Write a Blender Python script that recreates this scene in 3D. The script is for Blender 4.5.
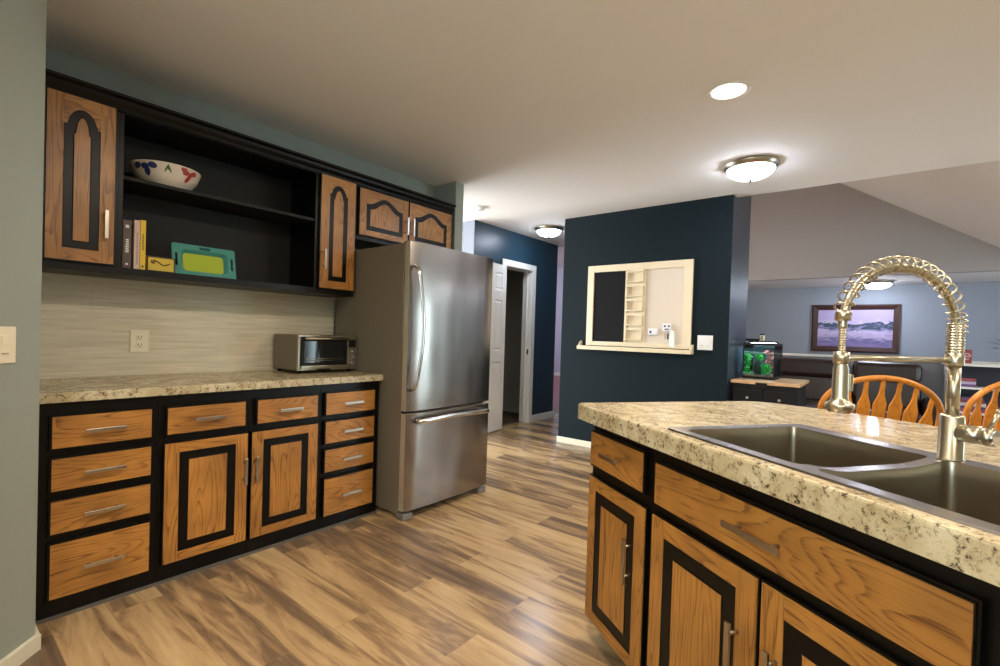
import bpy, bmesh, math, random
from mathutils import Vector, Matrix
from mathutils.geometry import tessellate_polygon
PI = math.pi
random.seed(7)
for o in list(bpy.data.objects): bpy.data.objects.remove(o)
C = bpy.context.scene
COL = C.collection

# ------------------------------------------------------------------ camera
YAW, PITCH, ROLL = 0.68120980, -0.01352571, 0.03140645
cam = bpy.data.objects.new('camera', bpy.data.cameras.new('camera'))
COL.objects.link(cam)
cy, sy, cp, sp = math.cos(YAW), math.sin(YAW), math.cos(PITCH), math.sin(PITCH)
F = Vector((cy*cp, sy*cp, sp)); r0 = Vector((sy, -cy, 0)); u0 = r0.cross(F)
RV = r0*math.cos(ROLL)+u0*math.sin(ROLL); UV = -r0*math.sin(ROLL)+u0*math.cos(ROLL)
cam.matrix_world = Matrix(((RV.x, UV.x, -F.x, 0), (RV.y, UV.y, -F.y, 0), (RV.z, UV.z, -F.z, 1.19), (0, 0, 0, 1)))
cam.data.sensor_width = 36; cam.data.lens = 36*0.4762564
cam.data.shift_x = 0.00659; cam.data.shift_y = 0.00762
cam.data.clip_start = 0.02
C.camera = cam
# ------------------------------------------------------------------ world, exposure
w = bpy.data.worlds.new('world'); C.world = w; w.use_nodes = True
bg = w.node_tree.nodes['Background']; bg.inputs[0].default_value = (0.88, 0.94, 1, 1); bg.inputs[1].default_value = 14
C.view_settings.view_transform = 'Standard'; C.view_settings.look = 'None'
C.view_settings.exposure = 0.0; C.view_settings.gamma = 1; C.view_settings.use_curve_mapping = False

# ------------------------------------------------------------------ lights (the recessed cans over the kitchen, some of them added)
WARM = (1.0, 0.86, 0.70); COOL = (0.86, 0.91, 1.0)
CAN_POWER = 27; DOME_STRENGTH = 54
CANS = [(2.71, 0.66), (0.95, 0.62), (-0.9, 0.62), (0.95, -1.5), (-0.9, -1.5), (2.9, -1.6)]  # from the third on: unseen cans added for more general light
for x, y in CANS:
    l = bpy.data.lights.new('recessed_lamp', 'AREA'); l.shape = 'DISK'; l.size = 0.15; l.energy = CAN_POWER; l.color = WARM
    l.spread = math.radians(175)
    o = bpy.data.objects.new('recessed_lamp', l); o.location = (x, y, 2.496); COL.objects.link(o)

# ------------------------------------------------------------------ material helpers
def s2l(c):
    return tuple(((v/255)/12.92 if v/255 <= .04045 else ((v/255+.055)/1.055)**2.4) for v in c)+(1,)
class NT:
    def __init__(s, name):
        s.m = bpy.data.materials.new(name); s.m.use_nodes = True; s.t = s.m.node_tree
        s.b = s.t.nodes['Principled BSDF']; s.out = s.t.nodes['Material Output']
    def n(s, ty, **k):
        x = s.t.nodes.new(ty)
        for a, v in k.items(): setattr(x, a, v)
        return x
    def l(s, a, b): s.t.links.new(a, b)
    def ramp(s, fac, stops, interp='LINEAR'):
        r = s.n('ShaderNodeValToRGB'); e = r.color_ramp.elements; r.color_ramp.interpolation = interp
        while len(e) < len(stops): e.new(0.5)
        for i, (p, c) in enumerate(stops): e[i].position = p; e[i].color = c if len(c) == 4 else s2l(c)
        s.l(fac, r.inputs[0]); return r.outputs[0]
    def coord(s, scale=(1, 1, 1), kind='Object', rnd=False, rot=(0, 0, 0)):
        tc = s.n('ShaderNodeTexCoord'); mp = s.n('ShaderNodeMapping'); mp.inputs['Scale'].default_value = scale
        mp.inputs['Rotation'].default_value = rot
        s.l(tc.outputs[kind], mp.inputs[0])
        if rnd:
            oi = s.n('ShaderNodeObjectInfo'); mu = s.n('ShaderNodeMath', operation='MULTIPLY'); mu.inputs[1].default_value = 7.3
            s.l(oi.outputs['Random'], mu.inputs[0]); cb = s.n('ShaderNodeCombineXYZ')
            for i in range(3): s.l(mu.outputs[0], cb.inputs[i])
            s.l(cb.outputs[0], mp.inputs['Location'])
        return mp.outputs[0]
    def noise(s, vec, scale=5, detail=3, rough=.5, dist=0):
        n = s.n('ShaderNodeTexNoise'); n.inputs['Scale'].default_value = scale; n.inputs['Detail'].default_value = detail
        n.inputs['Roughness'].default_value = rough; n.inputs['Distortion'].default_value = dist
        s.l(vec, n.inputs['Vector']); return n.outputs['Fac']
    def mix(s, fac, a, b, mode='MIX'):
        m = s.n('ShaderNodeMix', data_type='RGBA', blend_type=mode)
        for i, v in ((0, fac), (6, a), (7, b)):
            if hasattr(v, 'is_linked') or isinstance(v, bpy.types.NodeSocket): s.l(v, m.inputs[i])
            else: m.inputs[i].default_value = v
        return m.outputs[2]
    def bump(s, h, strength=.2, dist=.01):
        b = s.n('ShaderNodeBump'); b.inputs['Strength'].default_value = strength; b.inputs['Distance'].default_value = dist
        s.l(h, b.inputs['Height']); s.l(b.outputs[0], s.b.inputs['Normal'])
def plain(name, rgb, rough=.5, metal=0, emit=0, ecol=None, bumpy=0, spec=None, coat=0):
    k = NT(name); b = k.b
    v = k.coord((1, 1, 1)); f = k.noise(v, 60, 2)
    c = s2l(rgb); d = tuple(x*.93 for x in c[:3])+(1,)
    k.l(k.mix(f, d, c), b.inputs['Base Color'])
    b.inputs['Roughness'].default_value = rough; b.inputs['Metallic'].default_value = metal
    if spec is not None: b.inputs['Specular IOR Level'].default_value = spec
    if coat: b.inputs['Coat Weight'].default_value = coat
    if emit: b.inputs['Emission Color'].default_value = (ecol or c[:3])+((1,) if len(ecol or c[:3]) == 3 else ()); b.inputs['Emission Strength'].default_value = emit
    if bumpy: k.bump(f, bumpy, .002)
    return k.m
def paint(name, rgb, rough=.55, b=.12, spec=.4):
    k = NT(name); v = k.coord((1, 1, 1)); f = k.noise(v, 220, 3); g = k.noise(v, 2, 2)
    c = s2l(rgb); k.l(k.mix(g, tuple(x*.96 for x in c[:3])+(1,), c), k.b.inputs['Base Color'])
    k.b.inputs['Roughness'].default_value = rough; k.b.inputs['Specular IOR Level'].default_value = spec; k.bump(f, b, .001); return k.m
def contour(k, vec, scale, rings, detail=1.5, dist=.15):
    # nested growth-ring lines: the level curves of a stretched noise
    n = k.noise(vec, scale, detail, .45, dist)
    m = k.n('ShaderNodeMath', operation='MULTIPLY'); k.l(n, m.inputs[0]); m.inputs[1].default_value = rings
    f = k.n('ShaderNodeMath', operation='FRACT'); k.l(m.outputs[0], f.inputs[0]); return f.outputs[0]
def oak(name, axis, light=(186, 128, 58), dark=(84, 42, 12), coat=.12):
    # plain sawn oak: cathedral growth rings and open pores running along the given local axis
    k = NT(name); i = 'xyz'.index(axis)
    sc = [7.5, 7.5, 7.5]; sc[i] = 1.0
    fr = contour(k, k.coord(tuple(sc), rnd=True), 1, 26)
    sc2 = [260, 260, 260]; sc2[i] = 7
    pores = k.noise(k.coord(tuple(sc2), rnd=True), 1, 2, .6)
    sc3 = [34, 34, 34]; sc3[i] = 1.6
    streak = k.noise(k.coord(tuple(sc3), rnd=True), 1, 2, .5)
    big = k.noise(k.coord((1, 1, 1), rnd=True), 5, 2)
    mid = tuple(int(a*.7+b*.3) for a, b in zip(light, dark))
    ring = k.ramp(fr, [(0, light), (.45, light), (.72, mid), (.86, dark), (.97, dark), (1, light)])
    brk = k.ramp(pores, [(.35, (90, 90, 90)), (.65, (235, 235, 235))])
    a = k.mix(brk, s2l(light), ring)
    b2 = k.mix(k.ramp(pores, [(.50, (0, 0, 0)), (.66, (120, 120, 120))]), a, s2l(tuple(int(x*.8) for x in dark)))
    c2 = k.mix(k.ramp(streak, [(.35, (0, 0, 0)), (.75, (120, 120, 120))]), b2, s2l(mid))
    col = k.mix(k.ramp(big, [(.35, (215, 215, 215)), (.65, (255, 255, 255))]), s2l((60, 30, 10)), c2, 'MIX')
    k.l(col, k.b.inputs['Base Color']); k.b.inputs['Roughness'].default_value = .4
    k.b.inputs['Coat Weight'].default_value = coat; k.b.inputs['Coat Roughness'].default_value = .25
    k.bump(pores, .12, .0006); return k.m
def granite(name):
    k = NT(name); v = k.coord((1, 1, 1))
    n1 = k.noise(v, 30, 5, .65, .5); n2 = k.noise(v, 100, 4, .7, .4); n3 = k.noise(v, 9, 3, .5, .8); n4 = k.noise(v, 160, 2, .6)
    base = k.ramp(n3, [(.3, (172, 156, 120)), (.52, (192, 178, 144)), (.7, (208, 197, 168))])
    a = k.mix(k.ramp(n1, [(.50, (0, 0, 0)), (.64, (200, 200, 200))]), base, s2l((140, 118, 84)))
    m = k.n('ShaderNodeMath', operation='MULTIPLY'); k.l(k.ramp(n2, [(.52, (0, 0, 0)), (.59, (255, 255, 255))]), m.inputs[0])
    k.l(k.ramp(n1, [(.42, (0, 0, 0)), (.56, (255, 255, 255))]), m.inputs[1])
    b = k.mix(m.outputs[0], a, s2l((74, 60, 46)))
    c = k.mix(k.ramp(n4, [(.56, (0, 0, 0)), (.68, (150, 150, 150))]), b, s2l((120, 100, 72)))
    k.l(c, k.b.inputs['Base Color']); k.b.inputs['Roughness'].default_value = .24; k.b.inputs['Specular IOR Level'].default_value = .45
    return k.m
def floor_mat():
    k = NT('vinyl_planks')
    v = k.coord((1, 1, 1), rot=(0, 0, PI/2))
    br = k.n('ShaderNodeTexBrick'); br.offset = .37; br.offset_frequency = 2
    br.inputs['Scale'].default_value = 1; br.inputs['Brick Width'].default_value = 1.2; br.inputs['Row Height'].default_value = .18
    br.inputs['Mortar Size'].default_value = .0012; br.inputs['Mortar Smooth'].default_value = .1; br.inputs['Bias'].default_value = 0
    br.inputs['Color1'].default_value = (0, 0, 0, 1); br.inputs['Color2'].default_value = (1, 1, 1, 1); br.inputs['Mortar'].default_value = (.5, .5, .5, 1)
    k.l(v, br.inputs['Vector'])
    sx = k.n('ShaderNodeSeparateColor'); k.l(br.outputs['Color'], sx.inputs[0])
    # grain that restarts on every plank
    tc = k.n('ShaderNodeTexCoord'); mp = k.n('ShaderNodeMapping'); mp.inputs['Scale'].default_value = (8, 1.0, 1)
    k.l(tc.outputs['Object'], mp.inputs[0])
    mu = k.n('ShaderNodeMath', operation='MULTIPLY'); mu.inputs[1].default_value = 37; k.l(sx.outputs[0], mu.inputs[0])
    cb = k.n('ShaderNodeCombineXYZ'); k.l(mu.outputs[0], cb.inputs[0]); k.l(mu.outputs[0], cb.inputs[1]); k.l(cb.outputs[0], mp.inputs['Location'])
    g1 = k.noise(mp.outputs[0], 1.3, 4, .6, 1.0)
    mp2 = k.n('ShaderNodeMapping'); mp2.inputs['Scale'].default_value = (60, 2.5, 1); k.l(tc.outputs['Object'], mp2.inputs[0]); k.l(cb.outputs[0], mp2.inputs['Location'])
    g2 = k.noise(mp2.outputs[0], 1, 3, .6, .3)
    ad = k.n('ShaderNodeMath', operation='MULTIPLY_ADD'); k.l(sx.outputs[0], ad.inputs[0]); ad.inputs[1].default_value = .26; k.l(g1, ad.inputs[2])
    col = k.ramp(ad.outputs[0], [(.40, (196, 168, 124)), (.57, (182, 152, 110)), (.66, (150, 122, 90)), (.76, (116, 96, 76)), (.92, (92, 78, 66))])
    mp3 = k.n('ShaderNodeMapping'); mp3.inputs['Scale'].default_value = (8, 1.1, 1); k.l(tc.outputs['Object'], mp3.inputs[0]); k.l(cb.outputs[0], mp3.inputs['Location'])
    cf = contour(k, mp3.outputs[0], 1, 16, 2.5, .6)
    msk = k.n('ShaderNodeMath', operation='MULTIPLY'); k.l(k.ramp(cf, [(.5, (0, 0, 0)), (.85, (255, 255, 255)), (1, (0, 0, 0))]), msk.inputs[0]); k.l(k.ramp(ad.outputs[0], [(.5, (25, 25, 25)), (.75, (150, 150, 150))]), msk.inputs[1])
    col = k.mix(msk.outputs[0], col, s2l((104, 80, 56)))
    mp4 = k.n('ShaderNodeMapping'); mp4.inputs['Scale'].default_value = (16, 3.2, 1); k.l(tc.outputs['Object'], mp4.inputs[0]); k.l(cb.outputs[0], mp4.inputs['Location'])
    kn = k.noise(mp4.outputs[0], 1, 2, .5, .8); col = k.mix(k.ramp(kn, [(.71, (0, 0, 0)), (.80, (190, 190, 190))]), col, s2l((84, 60, 40)))
    col = k.mix(k.ramp(g2, [(.42, (0, 0, 0)), (.68, (120, 120, 120))]), col, s2l((112, 84, 58)))
    col = k.mix(k.ramp(br.outputs['Fac'], [(0, (0, 0, 0)), (1, (120, 120, 120))]), col, s2l((100, 78, 54)))
    k.l(col, k.b.inputs['Base Color']); k.b.inputs['Roughness'].default_value = .24
    k.bump(g2, .05, .001); return k.m
def tile_mat():
    k = NT('striated_tile'); v = k.coord((1.5, 1, 26)); n = k.noise(v, 3, 5, .6, .3); n2 = k.noise(k.coord((3, 1, 120)), 2, 3)
    c = k.ramp(n, [(.3, (188, 178, 152)), (.5, (204, 194, 168)), (.72, (218, 208, 184))])
    c = k.mix(k.ramp(n2, [(.4, (0, 0, 0)), (.7, (90, 90, 90))]), c, s2l((160, 150, 126)))
    br = k.n('ShaderNodeTexBrick'); br.offset = .5
    vb = k.n('ShaderNodeTexCoord'); sp_ = k.n('ShaderNodeSeparateXYZ'); cb = k.n('ShaderNodeCombineXYZ')
    k.l(vb.outputs['Object'], sp_.inputs[0]); k.l(sp_.outputs[0], cb.inputs[0]); k.l(sp_.outputs[2], cb.inputs[1]); k.l(cb.outputs[0], br.inputs['Vector'])
    br.inputs['Scale'].default_value = 1; br.inputs['Brick Width'].default_value = 1.2; br.inputs['Row Height'].default_value = .6; br.inputs['Mortar Size'].default_value = .0013
    c = k.mix(br.outputs['Fac'], c, s2l((196, 190, 170)))
    k.l(c, k.b.inputs['Base Color']); k.b.inputs['Roughness'].default_value = .5; k.bump(n2, .15, .001); return k.m
def steel(name, rgb=(170, 168, 165), rough=.28, axis=None, aniso=0.0, wav=0):
    k = NT(name); sc = [300, 300, 300]
    if axis: sc['xyz'.index(axis)] = 3
    n = k.noise(k.coord(tuple(sc)), 1, 2)
    c = s2l(rgb); k.l(k.mix(n, tuple(x*.86 for x in c[:3])+(1,), c), k.b.inputs['Base Color'])
    k.b.inputs['Metallic'].default_value = 1; k.b.inputs['Roughness'].default_value = rough
    if wav:
        w2 = k.noise(k.coord((2.2, 1, 1.1)), 1.6, 1); k.bump(w2, wav, .05)
    else: k.bump(n, .03, .0005)
    return k.m
def glassy(name, tint=(235, 245, 245), gloss=.12, rough=.02):
    k = NT(name); k.t.nodes.remove(k.b)
    tr = k.n('ShaderNodeBsdfTransparent'); tr.inputs[0].default_value = s2l(tint)
    gl = k.n('ShaderNodeBsdfGlossy'); gl.inputs['Roughness'].default_value = rough
    fr = k.n('ShaderNodeLayerWeight'); fr.inputs[0].default_value = gloss
    mx = k.n('ShaderNodeMixShader'); k.l(fr.outputs['Fresnel'], mx.inputs[0]); k.l(tr.outputs[0], mx.inputs[1]); k.l(gl.outputs[0], mx.inputs[2])
    k.l(mx.outputs[0], k.out.inputs[0]); return k.m
def emis(name, rgb, strength):
    k = NT(name); k.b.inputs['Base Color'].default_value = s2l(rgb); k.b.inputs['Emission Color'].default_value = s2l(rgb)
    k.b.inputs['Emission Strength'].default_value = strength; return k.m

M = dict(
 sage=paint('sage_wall_paint', (150, 157, 147)), blue=paint('navy_teal_wall_paint', (8, 24, 30), .7, .08, .2), hallblue=paint('hall_blue_wall_paint', (32, 60, 76), .38, .06),
 grey=paint('cool_grey_wall_paint', (150, 157, 168)), taupe=paint('gable_grey_paint', (172, 166, 166)), lav=paint('lavender_wall_paint', (186, 182, 196)), lavside=paint('pale_grey_side_paint', (120, 124, 134)),
 post=paint('slate_end_paint', (56, 64, 78), .4), dark=paint('closet_paint', (165, 167, 160)),
 ceil=paint('ceiling_paint', (236, 233, 229), .8, .25), white=plain('white_trim_paint', (232, 230, 224), .4), cream=plain('cream_painted_wood', (226, 210, 178), .45, bumpy=.05),
 creamtrim=plain('cream_trim_paint', (222, 216, 192), .45),
 black=plain('black_cabinet_paint', (8, 7, 6), .36, spec=.25), blackin=plain('black_shelf_interior', (24, 25, 23), .6, spec=.3), black2=plain('matte_black', (10, 10, 11), .5, spec=.3),
 oakv=oak('oak_vertical_grain', 'z'), oakh=oak('oak_horizontal_grain', 'x'), granite=granite('granite_laminate'), floor=floor_mat(), tile=tile_mat(),
 nickel=steel('brushed_nickel', (190, 182, 168), .3), champagne=steel('warm_brushed_nickel', (198, 188, 166), .30), chrome=steel('chrome', (225, 225, 228), .08),
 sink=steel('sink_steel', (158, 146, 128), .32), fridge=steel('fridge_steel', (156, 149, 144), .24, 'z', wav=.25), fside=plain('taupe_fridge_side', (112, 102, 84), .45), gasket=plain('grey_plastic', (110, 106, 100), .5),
 fedge=plain('fridge_door_edge', (190, 178, 156), .35, .4),
 plate=plain('ivory_plastic', (236, 226, 200), .35), plate2=plain('white_plastic', (232, 232, 228), .35), slot=plain('dark_slot', (40, 36, 30), .6),
 chalk=plain('chalkboard_black', (11, 12, 14), .8, spec=.25), pale=plain('pale_birch_board', (214, 200, 180), .6, bumpy=.05),
 dome=emis('glowing_frosted_glass', (228, 237, 255), DOME_STRENGTH), canlens=emis('glowing_lens', (255, 246, 226), 6),
 leather=plain('dark_brown_leather', (40, 22, 17), .36, bumpy=.4), chairoak=oak('honey_oak', 'z', (222, 142, 44), (184, 100, 22), .3), chairoakx=oak('honey_oak_seat', 'x', (222, 142, 44), (184, 100, 22), .3),
 handle=steel('polished_handle_steel', (214, 212, 210), .2), glass=glassy('clear_glass'), ovenglass=plain('dark_oven_glass', (22, 26, 26), .08), water=glassy('tank_water', (220, 240, 238), .02),
)

# ------------------------------------------------------------------ geometry helpers
class MB:
    def __init__(s): s.bm = bmesh.new(); s.mats = []
    def mi(s, m):
        if m not in s.mats: s.mats.append(m)
        return s.mats.index(m)
    def _fin(s, vs, m, smooth):
        i = s.mi(m)
        fs = {f for v in vs for f in v.link_faces}
        for f in fs: f.material_index = i; f.smooth = smooth
    def box(s, a, b, m, bevel=0, rot=None, piv=None):
        a = Vector(a); b = Vector(b); c = (a+b)/2; d = b-a
        r = bmesh.ops.create_cube(s.bm, size=1); vs = r['verts']
        bmesh.ops.scale(s.bm, vec=(abs(d.x), abs(d.y), abs(d.z)), verts=vs); bmesh.ops.translate(s.bm, vec=c, verts=vs)
        if bevel:
            es = list({e for v in vs for e in v.link_edges}); br = bmesh.ops.bevel(s.bm, geom=es, offset=bevel, segments=2, profile=.5, affect='EDGES', clamp_overlap=True)
            vs = br['verts'] if br['verts'] else vs
            fs = br['faces']; vs = list({v for f in fs for v in f.verts})
        if rot is not None:
            bmesh.ops.rotate(s.bm, cent=piv if piv is not None else c, matrix=rot, verts=vs)
        s._fin(vs, m, False); return vs
    def cyl(s, p, q, r, m, r2=None, seg=20, smooth=True):
        p = Vector(p); q = Vector(q); d = q-p
        k = bmesh.ops.create_cone(s.bm, cap_ends=True, segments=seg, radius1=r, radius2=r if r2 is None else r2, depth=d.length)
        vs = k['verts']; mt = Matrix.Translation((p+q)/2) @ d.to_track_quat('Z', 'Y').to_matrix().to_4x4()
        bmesh.ops.transform(s.bm, matrix=mt, verts=vs); s._fin(vs, m, False)
        if smooth:
            for f in {f for v in vs for f in v.link_faces}:
                if len(f.verts) == 4: f.smooth = True
    def ball(s, c, r, m, sc=(1, 1, 1), seg=16):
        k = bmesh.ops.create_uvsphere(s.bm, u_segments=seg, v_segments=max(6, seg//2), radius=r); vs = k['verts']
        bmesh.ops.scale(s.bm, vec=sc, verts=vs); bmesh.ops.translate(s.bm, vec=c, verts=vs); s._fin(vs, m, True)
    def lathe(s, prof, m, c=(0, 0, 0), seg=40, mat=None, closed=False):
        rings = []
        for r, z in prof:
            rings.append([s.bm.verts.new(Vector(c)+Vector((r*math.cos(2*PI*i/seg), r*math.sin(2*PI*i/seg), z))) for i in range(seg)])
        allv = [v for g in rings for v in g]
        for a, b in zip(rings, rings[1:]):
            for i in range(seg):
                j = (i+1) % seg; s.bm.faces.new((a[i], a[j], b[j], b[i]))
        if prof[0][0] > 1e-4: s.bm.faces.new(list(reversed(rings[0])))
        if prof[-1][0] > 1e-4: s.bm.faces.new(rings[-1])
        if mat is not None: bmesh.ops.transform(s.bm, matrix=mat, verts=allv)
        s._fin(allv, m, True)
        for g in (rings[0], rings[-1]):
            pass
    def tube(s, pts, r, m, seg=10, closed=False, rad=None):
        pts = [Vector(p) for p in pts]; n = len(pts); rings = []; up = None
        for i, p in enumerate(pts):
            if closed: t = (pts[(i+1) % n]-pts[i-1]).normalized()
            else: t = (pts[min(i+1, n-1)]-pts[max(i-1, 0)]).normalized()
            if up is None:
                up = Vector((0, 0, 1)) if abs(t.z) < .9 else Vector((1, 0, 0))
            a = (up-t*up.dot(t)).normalized(); b = t.cross(a); up = a
            rr = rad(i/(n-1)) if rad else r
            rr = rr if isinstance(rr, tuple) else (rr, rr)
            rings.append([s.bm.verts.new(p+a*math.cos(2*PI*j/seg)*rr[0]+b*math.sin(2*PI*j/seg)*rr[1]) for j in range(seg)])
        prs = list(zip(rings, rings[1:]))+([(rings[-1], rings[0])] if closed else [])
        for a, b in prs:
            for j in range(seg):
                k = (j+1) % seg; s.bm.faces.new((a[j], a[k], b[k], b[j]))
        if not closed: s.bm.faces.new(list(reversed(rings[0]))); s.bm.faces.new(rings[-1])
        s._fin([v for g in rings for v in g], m, True)
    def poly(s, loops, m, f):
        # flat polygon with holes given as 2D loops; f maps (u,v)->3D
        flat = [p for lp in loops for p in lp]; vs = [s.bm.verts.new(f(*p)) for p in flat]
        for t in tessellate_polygon([[Vector((p[0], p[1], 0)) for p in lp] for lp in loops]):
            try: s.bm.faces.new([vs[i] for i in t])
            except ValueError: pass
        s._fin(vs, m, False); return vs
    def strip(s, A, B, m, smooth=False, closed=True):
        a = [s.bm.verts.new(p) for p in A]; b = [s.bm.verts.new(p) for p in B]; n = len(a)
        for i in range(n if closed else n-1):
            j = (i+1) % n; s.bm.faces.new((a[i], a[j], b[j], b[i]))
        s._fin(a+b, m, smooth)
    def prism(s, loop, m, f, g):
        # loop 2D; f bottom map, g top map
        s.poly([loop], m, f); s.poly([loop], m, g); s.strip([f(*p) for p in loop], [g(*p) for p in loop], m)
    def build(s, name, parent=None, mats=None, doubles=False, loc=None):
        if doubles: bmesh.ops.remove_doubles(s.bm, verts=s.bm.verts, dist=1e-5)
        bmesh.ops.recalc_face_normals(s.bm, faces=s.bm.faces)
        me = bpy.data.meshes.new(name); s.bm.to_mesh(me); s.bm.free()
        for m in s.mats: me.materials.append(m)
        o = bpy.data.objects.new(name, me); COL.objects.link(o)
        if loc is not None:
            me.transform(Matrix.Translation(-Vector(loc))); o.location = loc
        if parent: o.parent = parent
        return o
def tag(o, label=None, cat=None, group=None, kind=None):
    if label: o['label'] = label
    if cat: o['category'] = cat
    if group: o['group'] = group
    if kind: o['kind'] = kind
    return o
def thing(name, label, cat, loc=(0, 0, 0), rz=0, group=None):
    o = bpy.data.objects.new(name, None); COL.objects.link(o); o.location = loc; o.rotation_euler = (0, 0, rz)
    o.empty_display_size = .1
    return tag(o, label, cat, group)
def copy_tree(o, parent=None):
    c = o.copy(); COL.objects.link(c)
    if parent: c.parent = parent
    for ch in [x for x in COL.objects if x.parent == o]: copy_tree(ch, c)
    return c
def struct(name, mb, **k):
    o = mb.build(name, **k); o['kind'] = 'structure'; return o
def arc(cx, cy_, r, a0, a1, n): return [(cx+r*math.cos(math.radians(a0+(a1-a0)*i/n)), cy_+r*math.sin(math.radians(a0+(a1-a0)*i/n))) for i in range(n+1)]
def rrect(x0, y0, x1, y1, r, n=4):
    return arc(x1-r, y1-r, r, 0, 90, n)+arc(x0+r, y1-r, r, 90, 180, n)+arc(x0+r, y0+r, r, 180, 270, n)+arc(x1-r, y0+r, r, 270, 360, n)

# ================================================================== THE SETTING
H = 2.507
def wallbox(name, a, b, m):
    mb = MB(); mb.box(a, b, m); return struct(name, mb)
f = MB(); f.box((-2.5, -3.3, -.1), (6.6, 6.5, 0), M['floor']); struct('floor', f)
RED = plain('red_brown_laminate', (150, 84, 80), .35)
f = MB(); f.box((6.6, -3.3, -.1), (12.6, 9.4, 0), RED); struct('floor_far', f)
# kitchen ceiling (flat) and living room ceiling (cathedral)
c = MB(); c.box((-2.5, -3.3, H), (4.77, 6.5, H+.12), M['ceil']); c.box((4.77, 2.32, H), (5.97, 6.5, H+.12), M['ceil']); struct('ceiling', c)
# sloped living room ceiling, seen under the edge of the flat one
XG, XB, ZL = 7.84, 9.14, 2.10
AY, AZ, SL = .482, 3.354, .663
yl = AY-(AZ-ZL)/SL
c = MB()
yt = 1.25; zt = AZ+SL*(yt-AY)
prof = [(-3.3, ZL), (yl, ZL), (yt, zt), (2.32, zt-SL*.8*(2.32-yt)+.0)]
prof2 = [(y, z+.12) for y, z in reversed(prof)]
c.prism(prof+prof2, M['ceil'], lambda y, z: Vector((4.77, y, z)), lambda y, z: Vector((XG+.12, y, z)))
struct('ceiling_slope', c)
c = MB(); c.box((XG+.12, -3.3, ZL), (XB+.1, 2.32, ZL+.1), M['ceil']); struct('ceiling_low', c)
# header closing the gap between the flat ceiling and the slope
c = MB()
c.prism([(-3.3, ZL+.02), (yl, ZL+.02), (AY-(AZ-H)/SL, H+.02), (-3.3, H+.02)], M['ceil'], lambda y, z: Vector((4.775, y, z)), lambda y, z: Vector((4.80, y, z)))
c.prism([(AY-(AZ-H)/SL, H+.1), (2.32, H+.1), (2.32, zt-.5), (yt, zt+.1)], M['ceil'], lambda y, z: Vector((4.775, y, z)), lambda y, z: Vector((4.80, y, z)))
struct('wall_header', c)
# gable wall above the stair opening, half wall with cap, back wall
c = MB(); zr = zt-SL*.8*(2.32-yt)
c.prism([(-3.3, ZL), (-3.3, ZL+.05), (yl, ZL+.05), (yt, zt+.08), (2.32, zr+.08), (2.32, ZL)], M['taupe'], lambda y, z: Vector((XG, y, z)), lambda y, z: Vector((XG+.12, y, z)))
struct('wall_gable', c)
c = MB(); c.box((XG, -3.2, 0), (XG+.12, 2.2, 1.02), M['grey']); struct('wall_half', c)
c = MB(); c.box((XG-.05, -3.2, 1.02), (XG+.17, 2.2, 1.05), M['white'], .006); struct('trim_1', c)
wallbox('wall_back', (XB, -3.3, 0), (XB+.1, 2.32, ZL+.1), M['grey'])
wallbox('wall_living_left', (4.77, 2.2, 0), (XB+.1, 2.32, 4.0), M['grey'])
# right side wall with an unseen window, added for daylight and the refrigerator's reflection
def wall_with_window(name, x0, x1, z0, z1, wx0, wx1, wz0, wz1, y0, y1, m):
    mb = MB()
    for a in ((x0, wx0, z0, z1), (wx1, x1, z0, z1), (wx0, wx1, z0, wz0), (wx0, wx1, wz1, z1)): mb.box((a[0], y0, a[2]), (a[1], y1, a[3]), m)
    return struct(name, mb)
wall_with_window('wall_right', -2.5, XB+.1, 0, 4.0, 5.0, 6.3, .25, 1.95, -3.3, -3.2, M['sage'])
mb = MB(); mb.box((5.0, -3.28, .25), (5.06, -3.2, 1.95), M['white']); mb.box((6.24, -3.28, .25), (6.3, -3.2, 1.95), M['white']); mb.box((5.06, -3.28, .25), (6.24, -3.2, .31), M['white'])
mb.box((5.06, -3.28, 1.89), (6.24, -3.2, 1.95), M['white']); mb.box((5.63, -3.27, .31), (5.67, -3.21, 1.89), M['white']); wf = struct('added_window_1', mb)
mb = MB(); mb.box((5.06, -3.25, .31), (6.24, -3.245, 1.89), M['glass']); struct('pane', mb, parent=wf)
mb = MB()
for a in ((-3.2, -1.4, 0, H), (.4, 2.3, 0, H), (-1.4, .4, 0, .9), (-1.4, .4, 2.1, H)): mb.box((-2.5, a[0], a[2]), (-2.4, a[1], a[3]), M['sage'])
struct('wall_behind', mb)
mb = MB()
for a in ((-1.4, -1.34, .9, 2.1), (.34, .4, .9, 2.1), (-1.34, .34, .9, .96), (-1.34, .34, 2.04, 2.1), (-.52, -.48, .96, 2.04)): mb.box((-2.48, a[0], a[2]), (-2.4, a[1], a[3]), M['white'])
wf = struct('added_window_2', mb)  # unseen rear window, added to let daylight into the kitchen
mb = MB(); mb.box((-2.45, -1.34, .96), (-2.445, .34, 2.04), M['glass']); struct('pane', mb, parent=wf)
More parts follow.
